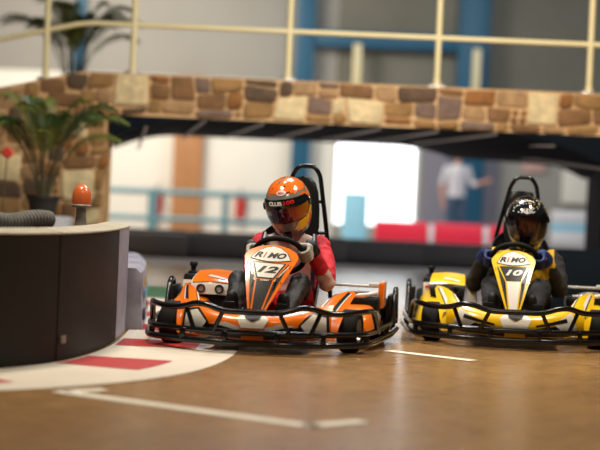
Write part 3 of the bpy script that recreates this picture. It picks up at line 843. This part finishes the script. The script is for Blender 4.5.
# red plastic barriers and dark low barriers
def track_block(x0, x1, y, z0, z1, m, label, cat, group, name='track_barrier', slope=0):
    b = MB(); h = z1
    rings = []
    for (t, w) in ((0, .16), (.04, .17), (.3, .15), (h-.04, .09), (h, .075)):
        rings.append([V((x0, y-w, t)), V((x1, y-w, t)), V((x1, y+w, t)), V((x0, y+w, t))])
    b.loft(rings, m); return thing(b, name, label, cat, group)
xx = (1.18, 2.12, 3.0, 3.85)
wds = ('left', 'middle', 'right')
for i in range(3):
    track_block(xx[i]+.02, xx[i+1]-.08, 28, 0, .50, 'bar_red', 'red plastic track barrier block in the distance, %s of three' % ('leftmost', 'the middle', 'rightmost')[i], 'barrier', 'red track barriers')
    if i: track_block(xx[i]-.07, xx[i]+.01, 28, 0, .47, 'bar_pale', 'narrow pale spacer block between the red barriers, %s one of two' % ('left', 'right')[i-1], 'barrier', 'pale spacers')
x = -3.4; i = 0
for i in range(9):
    w = .99
    track_block(x, x+w, 21.6+.12*i+.6, 0, .36-.008*i, 'bar_dark', 'low dark track barrier block under the bridge, number %s from the left of the row' % ('one', 'two', 'three', 'four', 'five', 'six', 'seven', 'eight', 'nine')[i], 'barrier', 'low dark barrier row')
    x += 1.0
track_block(2.16, 3.3, 15.1, 0, .52, 'under', 'black block added for the shaded floor at the foot of the right bridge pier', 'barrier', None)  # added block, stands in for the floor shadow beside the pier
# white and blue boards on the right
for i, (z0, z1, m_) in enumerate(((.30, .62, 'bar_pale'), (.62, .74, 'board_blue'), (.74, 1.0, 'bar_pale'))): pass
b = MB(); b.box((0, 0, .48), (.44, .05, .90), 'board_blue', .01); b.box((0, 0, .02), (.40, .3, .04), 'board_blue', .01); o = thing(b, 'display_board', 'light blue upright board standing in front of the bright doorway', 'board'); o.location = (.95, 30.6, 0)
e = empty('advertising_board', (4.35, 27.5, 0), 0, 'white and light blue striped board standing by the dark pier on the right', 'board')
b = MB(); b.box((0, 0, .34), (.82, .05, .24), 'bar_pale', .01); b.box((0, 0, .52), (.82, .05, .12), 'board_blue', .01); b.box((0, 0, .68), (.82, .05, .20), 'bar_pale', .01); b.build('panel', e)
for x in (-.36, .36):
    b = MB(); b.box((x, .03, .16), (.05, .05, .32), 'steel', .005); b.build('leg', e)

# ---- distant marshal standing by the blue column
def stander():
    P = empty('person', (2.62, 29.6, 0), R(15), 'distant standing person in a pale shirt and dark trousers by the blue column', 'person')
    b = MB(); rings = []
    for (z, rx, ry) in ((.88, .16, .11), (1.0, .155, .11), (1.15, .165, .115), (1.32, .19, .12), (1.42, .17, .10), (1.47, .09, .07), (1.50, .055, .055)):
        rings.append([V((rx*math.cos(t), ry*math.sin(t), z)) for t in [2*math.pi*k/20 for k in range(20)]])
    b.loft(rings, 'skin')
    limb(b, [(0, 0, 1.46), (0, -.01, 1.53), (0, -.02, 1.6)], [.055, .052, .05])
    b.ball((0, -.01, 1.66), (.072, .09, .10), 'skin'); b.ball((0, -.04, 1.59), (.052, .06, .05), 'skin'); b.ball((0, -.105, 1.63), (.012, .018, .02), 'skin')
    for s in (-1, 1): b.ball((s*.075, 0, 1.64), (.012, .02, .03), 'skin')
    el = {-1: V((-.27, .02, 1.12)), 1: V((.27, -.05, 1.14))}; ha = {-1: V((-.26, -.06, .86)), 1: V((.40, -.28, 1.20))}
    for s in (-1, 1):
        limb(b, [(s*.19, 0, 1.40), (s*.23, 0, 1.26), el[s]], [.058, .052, .044]); limb(b, [el[s], el[s]*.5+ha[s]*.5, ha[s]], [.044, .038, .03])
        d = (ha[s]-el[s]).normalized(); limb(b, [ha[s], ha[s]+d*.05], [.034, .034])
        for k in range(4):
            o_ = V((0, 1, 0)).cross(d).normalized()*.019*(k-1.5); q = ha[s]+d*.07+o_; limb(b, [q, q+d*.035+V((0, -.005, -.004)), q+d*(.062+.008*(k in (1, 2)))+V((0, -.016, -.012))], [.011, .010, .009], 8, sub=3)
        limb(b, [ha[s]+d*.02, ha[s]+d*.05+V((0, -.035, 0)), ha[s]+d*.08+V((0, -.045, 0))], [.014, .012, .01], 8, sub=3)
        limb(b, [(s*.085, 0, .90), (s*.10, -.01, .70), (s*.11, 0, .50)], [.095, .082, .062]); limb(b, [(s*.11, 0, .50), (s*.115, .01, .3), (s*.12, .03, .09)], [.062, .056, .042])
        limb(b, [(s*.12, .05, .05), (s*.13, -.06, .045), (s*.14, -.15, .035)], [.045, .045, .035])
    def fn(c):
        if c.z > 1.47 or (abs(c.x) > .24 and c.z < 1.13 and c.y < .03 and c.x < 0) or (c.x > .3): return 2
        if c.z > .93 or abs(c.x) > .22: return 0
        return 1 if c.z > .09 else 3
    fuse(b, 'body', .012, 3, .004, fn, ('shirt', 'jeans', 'skin', 'shoe'), P)
    b = MB(); b.ball((0, .005, 1.68), (.080, .092, .09), 'hair'); b.build('hair', P)
    for v in P.children[-1].data.vertices:
        if v.co.y < -.05 and v.co.z < 1.70: v.co.y = -.03
stander()

# ------------------------------------------------------------------ STONE BRIDGE
YB = 16.0
def nz(x, z, s=1.0): return noise.noise(V((x*3.6*s, z*3.6*s, 1.7)))*.050, noise.noise(V((x*3.6*s+9, z*3.6*s, 5.2)))*.042
def zt(x): return 1.925 if x > -2.05 else 1.925+(x+2.05)*.24
def zs(x):  # curved steel soffit
    if x < -1.0: return 1.535-.20*((-1.0-x)/.78)**1.8
    if x > 1.75: return 1.535-.27*((x-1.75)/1.05)**1.8
    return 1.535
g = .074; X0, X1 = -3.6, 5.6
nx, nzc = int((X1-X0)/g), int(1.93/g)+1
occ = [[False]*nzc for _ in range(nx)]
rnd = random.Random(11)
BR = empty('stone_bridge', (0, YB, 0), 0, 'stone faced bridge with a black steel underside spanning the track', 'bridge')
b = MB()
def zfrom(j): return 1.925-(nzc-j)*g
for j in range(nzc-1, -1, -1):
    for i in range(nx):
        if occ[i][j]: continue
        for _ in range(6):
            w = rnd.choice((2, 3, 3, 4, 4, 5)); h = rnd.choice((1, 2, 2, 2, 2, 3)); 
            if rnd.random() < .08: w, h = 4, 4
            if h == 1: w = max(w, 3)
            if i+w <= nx and j-h+1 >= 0 and not any(occ[i+a_][j-b_] for a_ in range(w) for b_ in range(h)): break
        else: w, h = 1, 1
        for a_ in range(w):
            for b_ in range(h):
                if i+a_ < nx and j-b_ >= 0: occ[i+a_][j-b_] = True
        x0, x1 = X0+i*g, X0+(i+w)*g; z1, z0 = zfrom(j+1), zfrom(j-h+1)
        # opening of the arch
        if x0 < -1.86 and x1 > -1.80 and z0 < 1.55: x1 = -1.80
        if x1 > -1.79 and x0 < 2.9:
            if z1 < 1.56: continue
            z0 = max(z0, 1.545)
        if z0 < 0: z0 = 0
        if z1-z0 < .03 or x1-x0 < .03: continue
        m_ = .009; c = min(.022, (z1-z0)*.3)*rnd.uniform(.5, 1.25)
        P0 = [(x0+m_+c, z0+m_), (x1-m_-c, z0+m_), (x1-m_, z0+m_+c), (x1-m_, z1-m_-c), (x1-m_-c, z1-m_), (x0+m_+c, z1-m_), (x0+m_, z1-m_-c), (x0+m_, z0+m_+c)]
        P0 = [(x+nz(x, z)[0]*1.0, z+nz(x, z)[1]*(1.0)) for x, z in P0]
        cx = sum(p[0] for p in P0)/8; cz = sum(p[1] for p in P0)/8
        dz = zt(cx)-1.925
        lim = zt(cx)-.012-dz
        P0 = [(x, min(z, lim)) for x, z in P0]
        if cx > -1.80 and cx < 2.9: P0 = [(x, max(z, 1.55)) for x, z in P0]
        d = rnd.uniform(.014, .032)
        rings = []
        for (s_, y) in ((1.0, .03), (1.0, -d*.45), (.95, -d*.85), (.86, -d)):
            rings.append([V((cx+(x-cx)*s_, y, cz+(z-cz)*s_+dz*(z/1.925))) for x, z in P0])
        k = ['stone_brown', 'stone_rust', 'stone_ochre', 'stone_tan', 'stone_tan', 'stone_mauve', 'stone_brown', 'stone_mauve', 'stone_ochre', 'stone_dark']
        if cx < -1.4: k = ['stone_brown', 'stone_rust', 'stone_ochre', 'stone_ochre', 'stone_tan', 'stone_dark', 'stone_ochre']
        mm = rnd.choice(k)
        if w == 4 and h >= 4 or rnd.random() < .06: mm = 'stone_cream'
        b.loft(rings, mm)
# mortar body behind the stones
def body(xs, zlo, m='mortar'):
    rings = []
    for x in xs: rings.append([V((x, 0, zlo(x))), V((x, 0, zt(x))), V((x, .30, zt(x))), V((x, .30, zlo(x)))])
    b.loft(rings, m)
body([-1.80+i*4.70/20 for i in range(21)], lambda x: 1.54)
body([-3.6, -3.0, -2.5, -2.05, -1.9, -1.80], lambda x: 0)
body([2.9, 5.6], lambda x: 0)
b.build('stone_parapet', BR)
# deck and steel soffit
b = MB(); N = 40; ns = []
pts = [-1.76+i*4.66/N for i in range(N+1)]
def sk(x, y): return x-.105*(y)  # the deck runs back slightly skewed
rings = []
for x in pts:
    lo = zs(x)
    rings.append([V((x, -.005, lo)), V((x, -.005, 1.54)), V((x, .30, 1.54)), V((x, .30, 1.80)), V((sk(x, 5.8)+(.9 if x > 2.8 else 0), 5.8, 1.80)), V((sk(x, 5.8) if x < 2.5 else x+.6, 5.8, lo+.0))])
b.loft(rings, 'under'); b.build('steel_soffit', BR)
for i in range(10):
    xf = -1.45+i*.535
    if xf > 3.1: break
    b = MB(); a0 = V((xf, .06, min(zs(xf), zs(min(max(xf, -1.7), 2.85)))-.012)); xr = xf-.48; a1 = V((xr, 4.4, zs(max(xr, -1.75))-.012))
    p = [a0+(a1-a0)*(k/10) for k in range(11)]
    p = [V((q.x, q.y, zs(min(max(q.x, -1.76), 2.9))-.014)) for q in p]
    b.tube(p, .014, 'bar_pale', 8); b.build('beam_reflection', BR)  # pale rods stand for light reflected between the soffit beams
# splayed pier walls under the deck
b = MB(); b.loft([[V((2.80, .31, 0)), V((2.80, .31, 1.6)), V((5.6, .31, 1.85)), V((5.6, .31, 0))], [V((3.55, 5.8, 0)), V((3.55, 5.8, 1.6)), V((5.6, 5.8, 1.85)), V((5.6, 5.8, 0))]], 'under'); b.build('pier', BR)
b = MB(); b.loft([[V((-1.78, .3, 0)), V((-1.78, .3, 1.7)), V((-3.6, .3, 1.7)), V((-3.6, .3, 0))], [V((-2.45, 5.8, 0)), V((-2.45, 5.8, 1.7)), V((-4.2, 5.8, 1.7)), V((-4.2, 5.8, 0))]], 'mortar'); b.build('pier', BR)
# railing
RL = empty('bridge_railing', (0, YB+.12, 0), 0, 'cream painted tubular railing along the top of the stone bridge', 'railing')
for x in (-3.25, -2.40, -1.60, -.17, 1.20, 2.60, 4.0, 5.4):
    z0 = zt(x); b = MB(); b.tube([(x, 0, z0), (x, 0, z0+.92)], .028, 'cream_paint', 14)
    b.lathe([(.034, .02), (.034, .07), (.028, .075)], 'cream_paint', (x, 0, z0)); p = b.build('post', RL)
    b = MB(); b.box((x, 0, z0+.008), (.15, .12, .016), 'steel', .004)
    for q in (-1, 1): b.lathe([(.012, .016), (.012, .03), (.001, .032)], 'steel', (x+q*.055, 0, z0), n=8)
    b.build('base_flange', p)
for dz in (.455, .92):
    b = MB(); b.tube([(x, -.0, zt(x)+dz) for x in (-3.6, -3.0, -2.5, -2.12, -1.98, -1.0, 0, 1, 2, 3.4, 5.6)], .024, 'cream_paint', 14); b.build('rail', RL)

# ------------------------------------------------------------------ LEFT BARRIER
P2 = spline([(-3.0, 7.55, 0), (-2.3, 7.80, 0), (-1.75, 8.15, 0), (-1.42, 8.50, 0), (-1.20, 8.95, 0), (-1.09, 9.55, 0), (-1.055, 10.2, 0), (-1.07, 11.0, 0), (-1.12, 11.9, 0), (-1.25, 13.2, 0), (-1.6, 15.0, 0)], 12)
L = [0]
for i in range(1, len(P2)): L.append(L[-1]+(P2[i]-P2[i-1]).length)
def at(s):
    s = min(max(s, 0), L[-1]-1e-6)
    for i in range(1, len(P2)):
        if L[i] >= s:
            t = (s-L[i-1])/(L[i]-L[i-1]); return P2[i-1].lerp(P2[i], t), (P2[i]-P2[i-1]).normalized()
def offp(s, d):
    p, t = at(s); return p+V((t.y, -t.x, 0))*d     # d > 0 towards the track
def sof(pt):
    return min(((P2[i]-V(pt)).length, L[i]) for i in range(len(P2)))[1]
cuts = [0, sof((-2.0, 7.97, 0)), sof((-1.22, 8.90, 0)), sof((-1.055, 10.25, 0)), sof((-1.07, 11.0, 0))]
plab = ['black rubber barrier panel at the far left edge of the photo', 'wide black rubber barrier panel left of the dark seam, curving toward the corner', 'black rubber barrier panel right of the dark seam, at the corner', 'narrow black rubber barrier panel with a pale lilac end, nearest the orange kart']
for i in range(4):
    s0, s1 = cuts[i]+.008, cuts[i+1]-.008; e0 = offp((s0+s1)/2, 0)
    e = empty('barrier_panel', e0, 0, plab[i], 'barrier panel', 'tall rubber barrier panels')
    b = MB(); n = 12; rings = []
    for k in range(n+1):
        s = s0+(s1-s0)*k/n; a_, c_ = offp(s, 0)-e0, offp(s, -.035)-e0
        rings.append([a_+V((0, 0, .004)), a_+V((0, 0, .652)), c_+V((0, 0, .652)), c_+V((0, 0, .004))])
    b.loft(rings, 'pad' if i < 3 else 'wrap')
    b.build('rubber_sheet', e)
    b = MB(); rings = []
    for k in range(n+1):
        s = s0+(s1-s0)*k/n; a_, c_ = offp(s, .006)-e0, offp(s, -.14)-e0
        rings.append([a_+V((0, 0, .652)), a_+V((0, 0, .660)), c_+V((0, 0, .680)), c_+V((0, 0, .652))])
    b.loft(rings, 'dust'); b.build('top_cap', e)
    if i in (1, 2):
        b = MB(); s = s0+.06 if i == 2 else s1-.3
        q = offp(s0+.06, .004)-e0; b.box(q+V((0, 0, .11)), (.06, .01, .04), 'post_grey', .002, Matrix.Rotation(math.atan2(at(s0+.1)[1].y, at(s0+.1)[1].x), 3, 'Z')); b.build('label_plate', e)
# low wrapped blocks beyond
for i in range(3):
    s0 = sof((-1.07, 11.0, 0))+.06+i*.85; s1 = s0+.80; e0 = offp((s0+s1)/2, 0); b = MB(); rings = []
    for k in range(7):
        s = s0+(s1-s0)*k/6; rings.append([offp(s, .10)+V((0, 0, .0)), offp(s, .08)+V((0, 0, .36)), offp(s, .05)+V((0, 0, .39)), offp(s, -.08)+V((0, 0, .39)), offp(s, -.12)+V((0, 0, 0))])
    b.v = []; b.loft([[p-e0 for p in r] for r in rings], 'wrap')
    for (u0, u1, z0, z1, mm) in ((.1, .5, .05, .12, 'glove_blue'), (.3, .8, .18, .24, 'board_blue'), (.05, .3, .27, .33, 'jacket_y')):
        q = [offp(s0+(s1-s0)*u0, .104)-e0, offp(s0+(s1-s0)*u1, .104)-e0]
        b.loft([[q[0]+V((0, 0, z0)), q[0]+V((-.004, 0, z1))], [q[1]+V((0, 0, z0)), q[1]+V((-.004, 0, z1))]], mm, caps=False)
    o = b.build('track_barrier', angle=30); o.location = e0
    tag(o, 'low lilac wrapped barrier block behind the tall black panels, %s' % ('nearest the camera', 'the middle one', 'farthest back')[i], 'barrier', 'low wrapped barrier blocks')
# tyres behind the panels
def tyre_mesh(b, ro, w, m, treads=True):
    ri = ro*.58; h = w/2
    b.lathe([(ri, -h*.75), (ro*.8, -h), (ro*.94, -h*.85), (ro, -h*.55), (ro, h*.55), (ro*.94, h*.85), (ro*.8, h), (ri, h*.75), (ri-.006, 0)], m, n=40)
    if treads:
        for k in range(30):
            t = 2*math.pi*k/30; rm = Matrix.Rotation(t, 3, 'Z'); b.box(rm @ V((ro, 0, 0)), (.018, ro*.13, w*.8), m, .003, rm, 1)
proto = MB(); tyre_mesh(proto, .235, .155, 'tyre_dust')
first = None; ti = 0
tp = []
tp = [V(p) for p in ((-3.0, 8.15, 0), (-2.42, 8.37, 0), (-1.92, 8.68, 0), (-1.64, 9.2, 0), (-1.53, 9.86, 0), (-1.49, 10.68, 0))]
ordn = ['at the far left', 'second from the left', 'third from the left', 'at the corner', 'past the corner', 'under the beacon']
for c, p in enumerate(tp):
    for k in range(4):
        z = .078+k*.1572
        if first is None: o = first = proto.build('tyre')
        else: o = first.copy(); col.objects.link(o)
        o.location = (p.x, p.y, z); o.rotation_euler = (0, 0, rnd.random()*6)
        tag(o, 'dusty tyre behind the barrier, stack %s, %s' % (ordn[c], ('bottom tyre', 'second tyre up', 'third tyre up', 'topmost tyre')[k]), 'tyre', 'tyres stacked behind the barrier')
# ribbed grey tyre wall sections lying on the stacks
def ribbed(p0, p1, r, label):
    e = MB(); n = 26; pts = []; rr = []
    for k in range(n*3+1):
        t = k/(n*3); pts.append(V(p0).lerp(V(p1), t)+V((0, 0, .01*math.sin(t*9)))); rr.append(r*(1 if k % 3 else .78))
    e.tube(pts, rr, 'tyre_dust', 18); return thing(e, 'ribbed_hose', label, 'hose')
ribbed((-1.74, 8.98, .697), (-1.40, 9.75, .697), .052, 'ribbed grey hose lying on the tyres behind the black barrier')
# kerb
def strip(b, s0, s1, d0, d1, z, m, n=10):
    v = []; 
    for k in range(n+1):
        s = s0+(s1-s0)*k/n; v += [offp(s, d0)+V((0, 0, z)), offp(s, d1)+V((0, 0, z))]
    b.add(v, [[2*k, 2*k+1, 2*k+3, 2*k+2] for k in range(n)], m)
b = MB(); strip(b, 0, L[-1], .02, .74, .003, 'kerb_white', 80)
period = 1.12; s_ = sof((-1.19, 9.0, 0))-.17-period*3
while s_ < L[-1]:
    if s_+.44 > 0: strip(b, max(0, s_), min(L[-1], s_+.44), .04, .50, .005, 'kerb_red')
    s_ += period
o = b.build('trim_8', smooth=False); o['kind'] = 'structure'
b = MB(); b.add([V(p) for p in ((-1.75, 14.2, .007), (-.95, 14.2, .007), (-.95, 15.8, .007), (-1.75, 15.8, .007))], [[0, 1, 2, 3]], 'green_paint'); o = b.build('trim_9', smooth=False); o['kind'] = 'structure'
# painted lines on the floor
def line(b, pts, w):
    P = [V((*p, .003)) for p in pts]; v = []
    for i, p in enumerate(P):
        t = (P[min(i+1, len(P)-1)]-P[max(i-1, 0)]).normalized(); q = V((t.y, -t.x, 0))*w/2; v += [p-q, p+q]
    b.add(v, [[2*k, 2*k+1, 2*k+3, 2*k+2] for k in range(len(P)-1)], 'line')
b = MB(); line(b, [(-1.03, 7.66), (.10, 6.87)], .09); line(b, [(-1.0, 7.66), (-.84, 7.80)], .08); line(b, [(.06, 6.88), (.29, 7.10)], .08)
o = b.build('trim_10', smooth=False); o['kind'] = 'structure'
b = MB(); line(b, [(.55, 10.35), (1.02, 9.95)], .09); o = b.build('trim_11', smooth=False); o['kind'] = 'structure'

# ------------------------------------------------------------------ PLANT, BEACON
b = MB(); b.box((0, 0, .31), (.46, .46, .62), 'bar_dark', .02); o = thing(b, 'plinth', 'dark box plinth behind the barrier carrying the potted palm', 'plinth'); o.location = (-2.15, 14.6, 0)
e = empty('potted_palm', (-2.15, 14.6, .62), 0, 'potted palm with feathery arching fronds in a dark pot before the stone wall', 'plant')
b = MB(); b.lathe([(.001, 0), (.10, 0), (.13, .14), (.145, .145), (.145, .17), (.125, .17), (.12, .145), (.001, .145)], 'pot'); b.build('pot', e)
b = MB(); b.lathe([(.118, .140), (.118, .150), (.001, .158)], 'soil'); b.build('soil', e)
rp = random.Random(5)
nf = 20
for k in range(nf):
    az = 2*math.pi*k/nf*1.618*2+rp.uniform(-.2, .2); Lf = rp.uniform(1.0, 1.42); el = rp.uniform(1.16, 1.5)
    dirx, diry = math.cos(az), math.sin(az)*.6
    st = V((dirx*.04, diry*.04, .15)); pts = []
    for j in range(13):
        t = j/12; up = math.sin(el)*Lf*(t-.30*t*t*t*(1.5-el/1.6)*2.0); ou = math.cos(el)*Lf*(t*.55+.85*t*t)
        pts.append(st+V((dirx*ou, diry*ou, up*.98)))
    b = MB(); b.tube(pts, [.008*(1-.8*j/12) for j in range(13)], 'stem', 6)
    mm = 'leaf' if rp.random() < .6 else 'leaf2'
    for j in range(2, 34):
        t = .36+.64*j/34; f = t*12; i = min(int(f), 11); p = pts[i].lerp(pts[i+1], f-i); tg = (pts[i+1]-pts[i]).normalized()
        sd = tg.cross(V((0, 0, 1))).normalized()
        ll = .20*math.sin(math.pi*min(1, (t-.28)/.74))**.7+.03
        for q in (-1, 1):
            d = (sd*q*.75+tg*.75+V((0, 0, .12))).normalized(); n_ = d.cross(tg).normalized(); w_ = tg*.0042
            m1 = p+d*ll*.5; m2 = p+d*ll+V((0, 0, -ll*.42))
            b.add([p-w_, p+w_, m1+w_*1.3, m1-w_*1.3, m2], [[0, 1, 2, 3], [3, 2, 4]], mm)
    b.build('frond', e, smooth=False)
b = MB()
for k in range(7):
    t = 2*math.pi*k/7; b.ball((-2.42+.025*math.cos(t), 14.35, 1.13+.025*math.sin(t)), (.022, .012, .022), 'flower', 8, 6)
b.tube(spline([(-2.42, 14.34, 1.12), (-2.43, 14.32, .85), (-2.44, 14.30, .5), (-2.44, 14.30, 0)], 6), .006, 'stem', 6)
thing(b, 'red_flower', 'small red flower on a stem at the left edge beside the palm', 'flower')
e = empty('warning_beacon', (-1.34, 10.70, .628), 0, 'orange domed warning beacon on a grey post behind the barrier', 'beacon')
b = MB(); b.lathe([(.001, 0), (.045, 0), (.038, .02), (.028, .13), (.030, .135), (.048, .14), (.052, .147), (.001, .147)], 'post_grey'); b.build('base', e)
b = MB(); b.lathe([(.054, .145), (.059, .18), (.057, .22), (.048, .25), (.028, .272), (.001, .280)], 'amber'); b.build('dome', e)
b = MB(); b.lathe([(.058, .138), (.061, .15), (.055, .157)], 'post_grey'); b.build('ring', e)

def copy_tree(o, parent=None):
    c = o.copy(); col.objects.link(c); c.parent = parent
    for ch in list(o.children): copy_tree(ch, c)
    return c
palm = [o for o in bpy.data.objects if o.name.startswith('potted_palm')][0]
c = copy_tree(palm); c.location = (-2.62, 19.6, 1.70); c.scale = (1.15, 1.15, 1.25); c['label'] = 'blurred potted palm up on the bridge behind the cream railing, top left'
# ------------------------------------------------------------------ LIGHT, CAMERA
def area(loc, size, e, c, rot=(0, 0, 0), sy=None):
    l = bpy.data.lights.new('ceiling_or_fill_lamp', 'AREA'); l.energy = e; l.color = c; l.shape = 'RECTANGLE'; l.size = size; l.size_y = sy or size
    o = bpy.data.objects.new('ceiling_or_fill_lamp', l); col.objects.link(o); o.location = loc; o.rotation_euler = rot; return o
warm = (1.0, .86, .68); cool = (.82, .92, 1.0)
area((-1.6, 9.8, 4.4), .7, 190, warm, (R(10), 0, 0)); area((2.3, 10.4, 4.4), .7, 180, warm, (R(10), 0, 0)); area((.2, 12.9, 4.0), .9, 150, cool)
area((.4, 5.8, 4.6), 1.0, 85, warm, (R(10), 0, 0))  # added front fill, unseen, brightens the kart fronts
area((-3.5, 26.5, 5.6), 3.0, 760, (1, .93, .82), (R(25), 0, 0)); area((3.5, 25.5, 5.6), 3, 300, cool, (R(20), 0, 0))
area((2.0, 12.9, 4.2), 2.6, 140, warm, (R(54), 0, R(-8)), .8)  # added unseen light aimed at the stone face of the bridge
w = bpy.data.worlds.new('hall'); scene.world = w; w.use_nodes = True
w.node_tree.nodes['Background'].inputs['Color'].default_value = (.95, .93, .88, 1); w.node_tree.nodes['Background'].inputs['Strength'].default_value = .04
cd = bpy.data.cameras.new('camera'); cam = bpy.data.objects.new('camera', cd); col.objects.link(cam)
cam.location = (0, 0, .93); cd.sensor_width = 36; cd.lens = 105
cam.rotation_euler = (Matrix.Rotation(R(90-1.146), 3, 'X') @ Matrix.Rotation(R(2.5), 3, 'Z')).to_euler()
cd.dof.use_dof = True; cd.dof.focus_distance = 10.5; cd.dof.aperture_fstop = 1.12
cd.clip_end = 200
scene.camera = cam
scene.view_settings.view_transform = 'Standard'; scene.view_settings.look = 'None'; scene.view_settings.gamma = 1
scene.view_settings.use_curve_mapping = False; scene.view_settings.exposure = -.17
